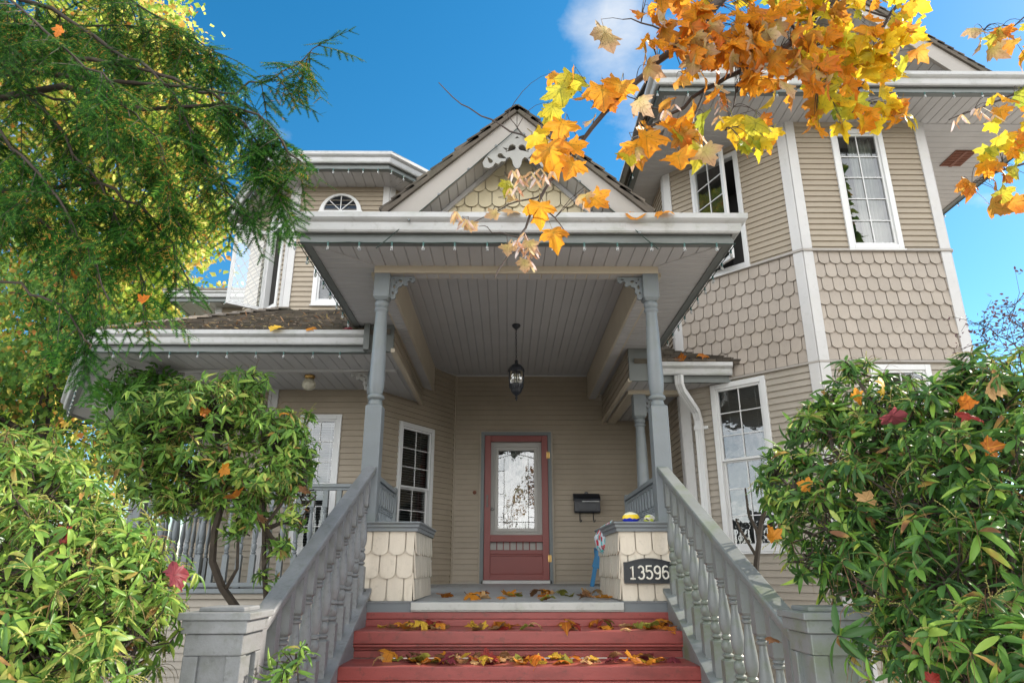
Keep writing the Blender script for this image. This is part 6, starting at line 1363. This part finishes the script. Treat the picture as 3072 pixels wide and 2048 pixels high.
def spray(p, d, L_, nrm):
    """flat drooping frond: axis with short side twigs on both sides, all needled"""
    if p[2] < p[1] * (.47 if p[0] < -1.65 else .55) and rng.random() < (.72 if p[2] > p[1] * .36 else .95): return
    n = max(3, int(L_ / .042)); q = np.array(p); pts = [q.copy()]; d = norm(d); w0 = rng.uniform(.08, .13)
    for i in range(n):
        t = i / n; d = norm(d + V(0, 0, -.055) + rng.normal(0, .03, 3)); q = q + d * L_ / n; pts.append(q.copy()); sd = norm(np.cross(d, nrm))
        ln = w0 * (1 - t) ** .6 * rng.uniform(.6, 1.1) + .04
        for sg in (-1, 1):
            if rng.random() < .9: TP.append(q.copy()); TD.append(d * .75 + sd * sg * .9 + V(0, 0, -.30) + rng.normal(0, .10, 3)); TN.append(nrm + rng.normal(0, .22, 3)); TS.append(ln)
        TP.append(q - d * L_ / n); TD.append(d); TN.append(nrm + rng.normal(0, .3, 3)); TS.append(.07)
    wood.append((pts, .003, .0012))
limbs = []
for r0, r1, pts in FIR_LIMB:
    pts = [V(*q) for q in pts]; sm = [pts[0]]
    for a, b in zip(pts[:-1], pts[1:]): sm += [a + (b - a) / 3 + rng.normal(0, .012, 3), a + (b - a) * 2 / 3 + rng.normal(0, .012, 3), b]
    limbs.append((sm, r0 * .36, r1 * .6)); L_ = 0
    seg = [np.linalg.norm(b - a) for a, b in zip(sm[:-1], sm[1:])]; tot = sum(seg); s_ = .15
    while s_ < tot:
        acc = 0
        for (a, b), l in zip(zip(sm[:-1], sm[1:]), seg):
            if s_ <= acc + l: p = a + (b - a) * (s_ - acc) / l; d = unit(b - a); break
            acc += l
        t = s_ / tot; up = norm(V(0, -.15, 1) + rng.normal(0, .2, 3)); sd = norm(np.cross(d, up))
        for sg in (-1, 1):
            if rng.random() < .86: spray(p, d * .3 + sd * sg * .75 + V(0, 0, -.65) + rng.normal(0, .36, 3), rng.uniform(.18, .42) * (1.05 - .4 * t), norm(up + V(0, -.5, 0)))
        if rng.random() < .75: spray(p, d * .4 + V(0, 0, -.8) + rng.normal(0, .35, 3), rng.uniform(.18, .38), norm(V(0, -1, .2) + rng.normal(0, .3, 3)))
        s_ += rng.uniform(.04, .10)
    spray(sm[-1], sm[-1] - sm[-2], .16, norm(V(0, -.4, 1)))
tubes(limbs, 8).build('limb', 'bark', ft, smooth=True); tubes([(wobble(tr_, l[0][0], 5, .02, rng), .03, l[1]) for tr_, l in [(V(-3.5, 2.66, max(.6, l_[0][0][2] - .1)), l_) for l_ in limbs]], 8).build('limb', 'bark', ft, smooth=True)
TP, TD, TN, TS = map(np.array, (TP, TD, TN, TS)); v, f = scatter(NT, NF, TP, frames(TD, TN), TS); npmesh('foliage', v, f, 'needle', ft)
tubes(wood, 3).build('twig', 'twig', ft)
print('conifer twigs', len(TP))
# ---- trees behind the house
def big_tree(name, label, base, height, blobs, nleaf, lsize, mtl, seed, trunk_r=.3, flat=.0, droop=.5):
    rng = np.random.default_rng(seed); t = thing(name, base, label, 'tree', 'trees behind the house')
    b = V(*base); top = b + V(0, 0, height); B = np.array(blobs); mb = MB(); mb.tube([b, b + V(.1, 0, height * .3), b + V(0, .1, height * .65), top], [trunk_r, trunk_r * .8, trunk_r * .5, trunk_r * .15], 12); mb.build('trunk', 'bark', t, smooth=True)
    segs = [(wobble(b + V(0, 0, max(height * .15, c[2] - b[2] - c[5] * .6)), c[:3], 5, .04, rng), trunk_r * .3, .02) for c in B]
    vol = np.array([c[3] * c[4] + c[4] * c[5] for c in B]); pr = vol / vol.sum(); nc = nleaf // 26; cl = []
    for i in rng.choice(len(B), nc, p=pr):
        u = norm(rng.normal(0, 1, 3)) * rng.uniform(.45, 1.05); cl.append(B[i, :3] + u * B[i, 3:6])
        if rng.random() < .12: segs.append((wobble(B[i, :3], cl[-1], 3, .05, rng), .03, .008))
    tubes(segs, 5).build('limb', 'bark', t)
    cl = np.array(cl); sp = .26
    n = nc * 26; pos = np.repeat(cl, 26, axis=0) + rng.normal(0, 1, (n, 3)) * V(sp, sp, sp * .7); d = rng.normal(0, .6, (n, 3)) + V(0, 0, -droop); nn = rng.normal(0, .7, (n, 3)) + V(0, 0, .8)
    Tq = np.array([(0, 0, 0), (.34, .42, .05), (0, 1, -.08), (-.34, .42, .05)]); Fq = np.array([(0, 1, 2), (0, 2, 3)])
    v, f = scatter(Tq, Fq, pos, frames(d, nn), lsize * rng.uniform(.6, 1.3, n)); npmesh('foliage', v, f, mtl, t); return t
big_tree('autumn_tree', 'tall sunlit yellow green tree behind the left side of the house', (-12.0, 17.5, -EYE), 16.5, [(-12, 17.5, 3.5, 3.2, 3, 2.6), (-11.5, 17.5, 7, 3.7, 3, 3), (-11.8, 17.6, 10.5, 3.6, 3, 3), (-12, 17.5, 14, 3.0, 2.6, 2.8), (-12.4, 17.5, 16.5, 2.4, 2, 2), (-9.4, 16.8, 6.0, 1.7, 1.6, 1.6), (-9.2, 17, 9, 1.6, 1.6, 1.6), (-9.6, 17, 12.3, 1.5, 1.5, 1.5)], 44000, .19, 'sunny_leaf', 41)
big_tree('autumn_tree', 'yellow orange tree at the far left, seen through the conifer boughs', (-15.5, 15.5, -EYE), 13, [(-15.5, 15.5, 5.2, 2.4, 2.4, 2), (-15.8, 15.5, 9, 3, 2.6, 2.6), (-15, 15, 12.5, 2.6, 2.4, 2.2), (-13.4, 15, 7.4, 1.6, 1.6, 1.6)], 18000, .19, 'sunny_leaf', 42)
big_tree('cedar_tree', 'dull green cedar with a dark trunk beyond the left end of the porch', (-8.6, 12.4, -EYE), 6.2, [(-8.9, 12.4, 1.6, 1.3, 1.2, .8), (-8.5, 12.4, 3.4, 1.3, 1.2, .9), (-8.9, 12.3, 5.0, 1.1, 1, 1), (-7.6, 12.6, 4.4, .9, .8, .7), (-9.6, 11.6, 2.8, .9, .8, .8)], 9500, .13, 'cedar_leaf', 43, .24, droop=.9)
big_tree('cedar_tree', 'low green cedar at the left edge behind the big pale shrub', (-10.6, 11.0, -EYE), 5.5, [(-10.3, 11, .4, 1.5, 1.2, .8), (-10.6, 11, 2.2, 1.1, 1, 1), (-9.0, 11.2, -.2, 1.2, 1., .5)], 6000, .13, 'cedar_leaf', 44, .2, droop=.9)
# ---- thin twiggy tree right of the tower
rng = np.random.default_rng(12); t = thing('twiggy_tree', (5.4, 6.0, -EYE), 'thin twiggy tree with small dark leaves at the right edge beyond the shrub', 'tree')
segs = [([V(5.4, 6., -EYE), V(5.35, 6, .6), V(5.2, 6, 1.4)], .04, .02)]; P_ = []
for l in TWIGS:
    pts = [V(5.3, 6, .9)] + [V(*q) for q in l]; sm = [pts[0]]
    for a, b in zip(pts[:-1], pts[1:]): sm += [a + (b - a) * .5 + rng.normal(0, .02, 3), b]
    segs.append((sm, .010, .003))
    for a in sm[2:]:
        for k in range(5):
            e = a + rng.normal(0, .13, 3) + V(0, 0, .05); segs.append((wobble(a, e, 2, .08, rng), .003, .0015))
            for j in range(4): P_.append(e + rng.normal(0, .035, 3))
tubes(segs, 5).build('trunk', 'twig', t); P_ = np.array(P_); T, F = lance(.26, .1, .2); v, f = scatter(T, F, P_, frames(rng.normal(0, 1, P_.shape), rng.normal(0, 1, P_.shape)), rng.uniform(.025, .045, len(P_))); npmesh('foliage', v, f, 'far_leaf', t)
# ---- climbing vine on the left porch corner
rng = np.random.default_rng(13); t = thing('climbing_vine', (-4.06, 7.6, -EYE), 'green vine with feathery leaves hanging from the left porch eave', 'vine')
segs = [(wobble(V(-4.16, 7.62, -EYE), V(-4.1, 7.5, 1.9), 10, .012, rng), .02, .012)]; P_, D_l, N_l, S_ = [], [], [], []
for q in WIST:
    q = V(*q); s0 = V(-4.1, 7.5, 2.0) + rng.normal(0, .1, 3); segs.append((wobble(s0, q, 4, .08, rng), .005, .003))
    for k in range(6):
        d = norm(V(rng.normal(0, .8), rng.normal(0, .6), -.8)); L_ = rng.uniform(.25, .45); p = q + rng.normal(0, .05, 3); sd = norm(np.cross(d, rng.normal(0, 1, 3))); pts = [p]
        for i in range(7):
            d = norm(d + V(0, 0, -.08)); p = p + d * L_ / 7; pts.append(p)
            for sg in (-1, 1): P_.append(p); D_l.append(sd * sg + d * .7); N_l.append(np.cross(sd, d)); S_.append(rng.uniform(.07, .10))
        segs.append((pts, .002, .001))
tubes(segs, 5).build('stem', 'bark', t); P_, D_l, N_l = map(np.array, (P_, D_l, N_l)); T, F = lance(.2, .12, .2); v, f = scatter(T, F, P_, frames(D_l, N_l), np.array(S_)); npmesh('foliage', v, f, 'wist_leaf', t)
# ---- fallen leaves: each one an object
FALL = {}
def fallen(col, p, size, yaw, tilt, label, group, rng, up=None, cat='leaf'):
    k = int(rng.integers(0, len(MT))); key = (col, k)
    if key not in FALL:
        v, f, vein, ra = MT[k]; v = v - V(0, .35, 0); v = v * V(1, 1, 1.25); v[:, 2] -= v[:, 2].min() * .6
        me_o = npmesh('maple_leaf', v, f, 'fallen_' + col, None, origin=(0, 0, 0), vein=vein, rad=ra); FALL[key] = me_o.data; o = me_o
    else: o = bpy.data.objects.new('maple_leaf', FALL[key]); COL.objects.link(o)
    o.location = (p[0], p[1], p[2] + EYE); o.scale = (size,) * 3
    if up is not None: o.rotation_euler = up
    else: o.rotation_euler = (rng.normal(0, tilt), rng.normal(0, tilt), yaw)
    tag(o, label, cat, group); return o
rng = np.random.default_rng(17)
def litter(where, lab, xr, yr, z, n, cols, smin, smax, tilt):
    CL_ = [rng.uniform(*xr[rng.integers(len(xr))]) for _ in range(max(4, n // 6))]
    for i in range(n):
        lo, hi = xr[rng.integers(len(xr))]; c = cols[rng.integers(len(cols))]; x = rng.uniform(lo, hi)
        if rng.random() < .7: x = min(max(CL_[rng.integers(len(CL_))] + rng.normal(0, .13), xr[0][0] - .1), max(q[1] for q in xr))
        y = yr[0] + (yr[1] - yr[0]) * rng.random() ** .8
        side = 'left' if x < -.25 else ('right' if x > .45 else 'middle')
        fallen(c, (x, y, z + .004), rng.uniform(smin, smax), rng.uniform(0, 6.28), tilt, '%s fallen maple leaf on the %s part of the %s' % (c, side, lab), '%s leaves, %s of the %s' % (c, side, where), rng)
litter('upper step', 'top red step', [(-.80, .46), (-.80, .46), (-.78, -.40), (-.28, .44), (.58, .8), (.86, 1.1)], (4.96, 5.26), FRONT - RISE, 52, ['crimson', 'rust', 'orange', 'tan', 'yellow', 'green', 'brown', 'tan', 'rust', 'brown'], .06, .105, .2)
litter('lower step', 'second red step', [(-.92, .5), (-.9, -.22), (-.33, .44), (.5, 1.05), (-.95, 1.05)], (4.58, 4.86), FRONT - 2 * RISE, 74, ['crimson', 'flame', 'orange', 'tan', 'magenta', 'green', 'brown', 'yellow', 'rust', 'brown', 'tan'], .058, .105, .24)
litter('porch floor', 'grey porch floor', [(-.62, -.3), (-.3, .42), (-.12, .24), (.36, .75), (.52, .76)], (5.38, 7.0), FRONT + .006, 28, ['rust', 'orange', 'brown', 'green', 'orange', 'rust', 'tan'], .07, .115, .16)
for x, y, z, s_, r_, c, l in CAUGHT:
    a = R(r_); fallen(c, (x, y + .07, z), s_ * .60, 0, 0, l, None, rng, up=(R(46) + rng.normal(0, .35), a, rng.normal(0, .6)))
for p, c, l in [((-2.46, 6.87, 2.43), 'yellow', 'yellow maple leaf lying on the left porch roof edge'), ((-2.1, 6.92, 2.44), 'orange', 'orange maple leaf lying on the left porch roof, right of the yellow one'), ((-1.72, 6.95, 2.45), 'pink', 'pink maple leaf on the left porch roof near its right end'),
                ((.02, 4.86, 2.67), 'tan', 'tan maple leaf lying in the entry gutter below the gable'), ((1.25, 4.86, 2.665), 'orange', 'orange maple leaf in the entry gutter right of the gable'), ((1.02, 4.86, 2.665), 'orange', 'orange maple leaf in the entry gutter under the right gable slope'), ((2.05, 7.72, 2.37), 'rust', 'rust maple leaf on the small right porch roof'), ((2.3, 7.72, 2.37), 'rust', 'rust maple leaf at the right end of the small right porch roof')]:
    fallen(c, p, .12, 0, 0, l, None, rng, up=(R(50), 0, rng.uniform(-.6, .6)))

# ---- the wood across the street, seen only in the window panes
rng = np.random.default_rng(61); P_ = []
for i in range(19):
    cx, cy, h = -28 + i * 3.9 + rng.normal(0, .8), -17 + rng.normal(0, 2.5), rng.uniform(2.5, 4.5); m_ = 900
    if i > 15: cx, cy, h, m_ = 12.5 + (i - 16) * 4.2, -16, 21, 3600
    zz = rng.random(m_) ** 1.3; rr = (1 - zz) * rng.uniform(1.6, 2.6) * np.sqrt(rng.random(m_)); an = rng.uniform(0, 6.28, m_); P_.append(np.column_stack([cx + rr * np.cos(an), cy + rr * np.sin(an), -EYE + .3 + zz * h]))
P_ = np.concatenate(P_); Tq = np.array([(0, 0, 0), (.3, .45, .05), (0, 1, -.08), (-.3, .45, .05)]); Fq = np.array([(0, 1, 2), (0, 2, 3)])
v, f = scatter(Tq, Fq, P_, frames(rng.normal(0, .6, P_.shape) + V(0, 0, -.7), rng.normal(0, .7, P_.shape) + V(0, 0, .6)), rng.uniform(.35, .7, len(P_))); o = npmesh('woodland', v, f, 'cedar_leaf'); tag(o, 'wooded edge across the street, mirrored in the window panes', 'woodland', kind='stuff')

# ---- twigs, needles and seed scraps caught on the left porch roof
rng = np.random.default_rng(71); n = 420; u = rng.random(n) * 3.0; w = rng.random(n) ** 1.6 * 1.5; P_ = np.column_stack([-4.3 + u + .35 * w * (u < 1), 6.93 + w * .886, 2.455 + w * .462])
d = rng.normal(0, 1, (n, 3)) * V(1, .6, .25); Tq = np.array([(0, 0, 0), (.10, .5, .06), (0, 1, 0), (-.10, .5, .03)]); v, f = scatter(Tq, np.array([(0, 1, 2), (0, 2, 3)]), P_, frames(d, np.tile(V(0, -.4, 1), (n, 1)) + rng.normal(0, .3, (n, 3))), rng.uniform(.03, .10, n)); o = npmesh('roof_litter', v, f, 'stalk_dry'); tag(o, 'brown twigs and needles scattered on the left porch roof', 'litter', kind='stuff')
# =================================================================== GROUND, SKY, LIGHT, CAMERA
mat('lawn', (.05, .075, .02), .95, .35, 2.5, .8, 30., dirt=(.10, .075, .03), dscale=3., damt=.7)
mb = MB(); G = 400.; mb.add([(-G, -G, -EYE), (G, -G, -EYE), (G, G, -EYE), (-G, G, -EYE)], [(0, 1, 2, 3)]); o = mb.build('ground', 'mulch'); tag(o, kind='structure', label='mulched garden soil around the house', cat='ground')
mb = MB(); mb.box(CX - 1.3, CX + 1.3, -6, 2.70, -EYE - .05, -EYE + .004); o = mb.build('path', 'concrete'); tag(o, kind='structure', label='concrete walk leading to the steps', cat='path')

SUN_EL, SUN_AZ = R(35), R(67)            # azimuth from +y towards +x: behind the house, to the right
sd = V(math.sin(SUN_AZ) * math.cos(SUN_EL), math.cos(SUN_AZ) * math.cos(SUN_EL), math.sin(SUN_EL))
sl_ = bpy.data.lights.new('sun', 'SUN'); sl_.energy = 4.6; sl_.angle = R(.5); sl_.color = (1., .90, .76)
so = bpy.data.objects.new('sun', sl_); COL.objects.link(so); so.rotation_euler = Vector(sd).to_track_quat('Z', 'Y').to_euler(); so.location = (20, 20, 20)
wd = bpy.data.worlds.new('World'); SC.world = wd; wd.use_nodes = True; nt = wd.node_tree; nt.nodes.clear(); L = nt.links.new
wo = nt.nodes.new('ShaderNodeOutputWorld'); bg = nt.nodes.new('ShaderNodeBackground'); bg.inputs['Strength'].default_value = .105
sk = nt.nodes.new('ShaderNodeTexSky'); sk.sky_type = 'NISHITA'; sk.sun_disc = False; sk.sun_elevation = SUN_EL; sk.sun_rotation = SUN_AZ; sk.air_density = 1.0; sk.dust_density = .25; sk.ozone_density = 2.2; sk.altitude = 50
tc = nt.nodes.new('ShaderNodeTexCoord')
hs = nt.nodes.new('ShaderNodeHueSaturation'); hs.inputs['Saturation'].default_value = 1.38; hs.inputs['Hue'].default_value = .488; L(sk.outputs[0], hs.inputs['Color'])
# clouds: a few wisps ahead, unseen white cloud added behind the viewer to light the house front
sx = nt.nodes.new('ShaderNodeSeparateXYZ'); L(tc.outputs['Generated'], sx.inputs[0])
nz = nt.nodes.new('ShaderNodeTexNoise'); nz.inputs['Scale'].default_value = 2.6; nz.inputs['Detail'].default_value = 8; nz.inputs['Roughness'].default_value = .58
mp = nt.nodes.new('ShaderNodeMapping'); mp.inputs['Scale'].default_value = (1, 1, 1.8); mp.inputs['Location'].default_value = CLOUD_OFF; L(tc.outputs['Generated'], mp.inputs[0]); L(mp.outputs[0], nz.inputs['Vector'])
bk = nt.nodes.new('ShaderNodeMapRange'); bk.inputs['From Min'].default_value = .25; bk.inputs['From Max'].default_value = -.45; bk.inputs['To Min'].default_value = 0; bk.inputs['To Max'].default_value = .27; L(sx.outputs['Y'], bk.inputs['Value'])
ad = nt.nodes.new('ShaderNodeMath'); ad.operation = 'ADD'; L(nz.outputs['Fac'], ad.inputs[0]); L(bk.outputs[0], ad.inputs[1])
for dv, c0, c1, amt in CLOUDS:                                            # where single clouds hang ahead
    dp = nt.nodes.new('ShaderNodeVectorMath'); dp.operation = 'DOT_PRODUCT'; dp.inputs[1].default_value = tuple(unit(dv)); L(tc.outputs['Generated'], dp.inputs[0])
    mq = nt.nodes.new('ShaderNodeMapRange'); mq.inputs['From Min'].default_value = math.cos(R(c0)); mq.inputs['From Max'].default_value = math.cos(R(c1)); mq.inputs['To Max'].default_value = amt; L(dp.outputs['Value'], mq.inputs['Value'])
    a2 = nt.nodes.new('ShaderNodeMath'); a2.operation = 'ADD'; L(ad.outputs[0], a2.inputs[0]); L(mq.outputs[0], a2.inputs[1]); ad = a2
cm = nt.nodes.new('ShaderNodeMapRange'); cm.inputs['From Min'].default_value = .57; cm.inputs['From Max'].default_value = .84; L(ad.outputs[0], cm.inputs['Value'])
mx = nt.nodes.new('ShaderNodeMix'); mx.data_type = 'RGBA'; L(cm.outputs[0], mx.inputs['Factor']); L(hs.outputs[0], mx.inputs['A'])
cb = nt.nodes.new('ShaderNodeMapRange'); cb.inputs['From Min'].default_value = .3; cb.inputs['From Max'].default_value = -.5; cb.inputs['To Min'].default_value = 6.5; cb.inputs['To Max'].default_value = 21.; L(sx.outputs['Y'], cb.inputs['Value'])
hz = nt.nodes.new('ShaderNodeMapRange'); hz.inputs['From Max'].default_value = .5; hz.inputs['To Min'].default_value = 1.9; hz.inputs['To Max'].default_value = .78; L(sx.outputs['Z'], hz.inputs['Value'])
hb = nt.nodes.new('ShaderNodeMath'); hb.operation = 'MULTIPLY'; L(cb.outputs[0], hb.inputs[0]); L(hz.outputs[0], hb.inputs[1])     # added cloud is made brightest low down, to lift light into the porch
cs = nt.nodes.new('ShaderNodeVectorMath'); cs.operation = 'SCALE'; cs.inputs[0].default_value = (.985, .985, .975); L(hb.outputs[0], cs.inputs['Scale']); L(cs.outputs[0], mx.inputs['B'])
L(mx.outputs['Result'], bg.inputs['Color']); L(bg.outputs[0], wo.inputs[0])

cd = bpy.data.cameras.new('camera'); cam = bpy.data.objects.new('camera', cd); COL.objects.link(cam); SC.camera = cam
cd.sensor_width = 36.; cd.lens = 24.0; cd.clip_end = 2000.; cd.clip_start = .05
cam.location = (0, 0, EYE); cam.rotation_euler = (R(90 + 18.47), 0, R(-.40))
SC.view_settings.view_transform = 'Standard'; SC.view_settings.look = 'None'; SC.view_settings.gamma = 1.; SC.view_settings.exposure = EXPOSURE
SC.cycles.use_denoising = True; SC.cycles.max_bounces = 10; SC.cycles.transparent_max_bounces = 16; SC.cycles.diffuse_bounces = 5
SC.cycles.caustics_reflective = False; SC.cycles.caustics_refractive = False; SC.cycles.sample_clamp_indirect = 8.
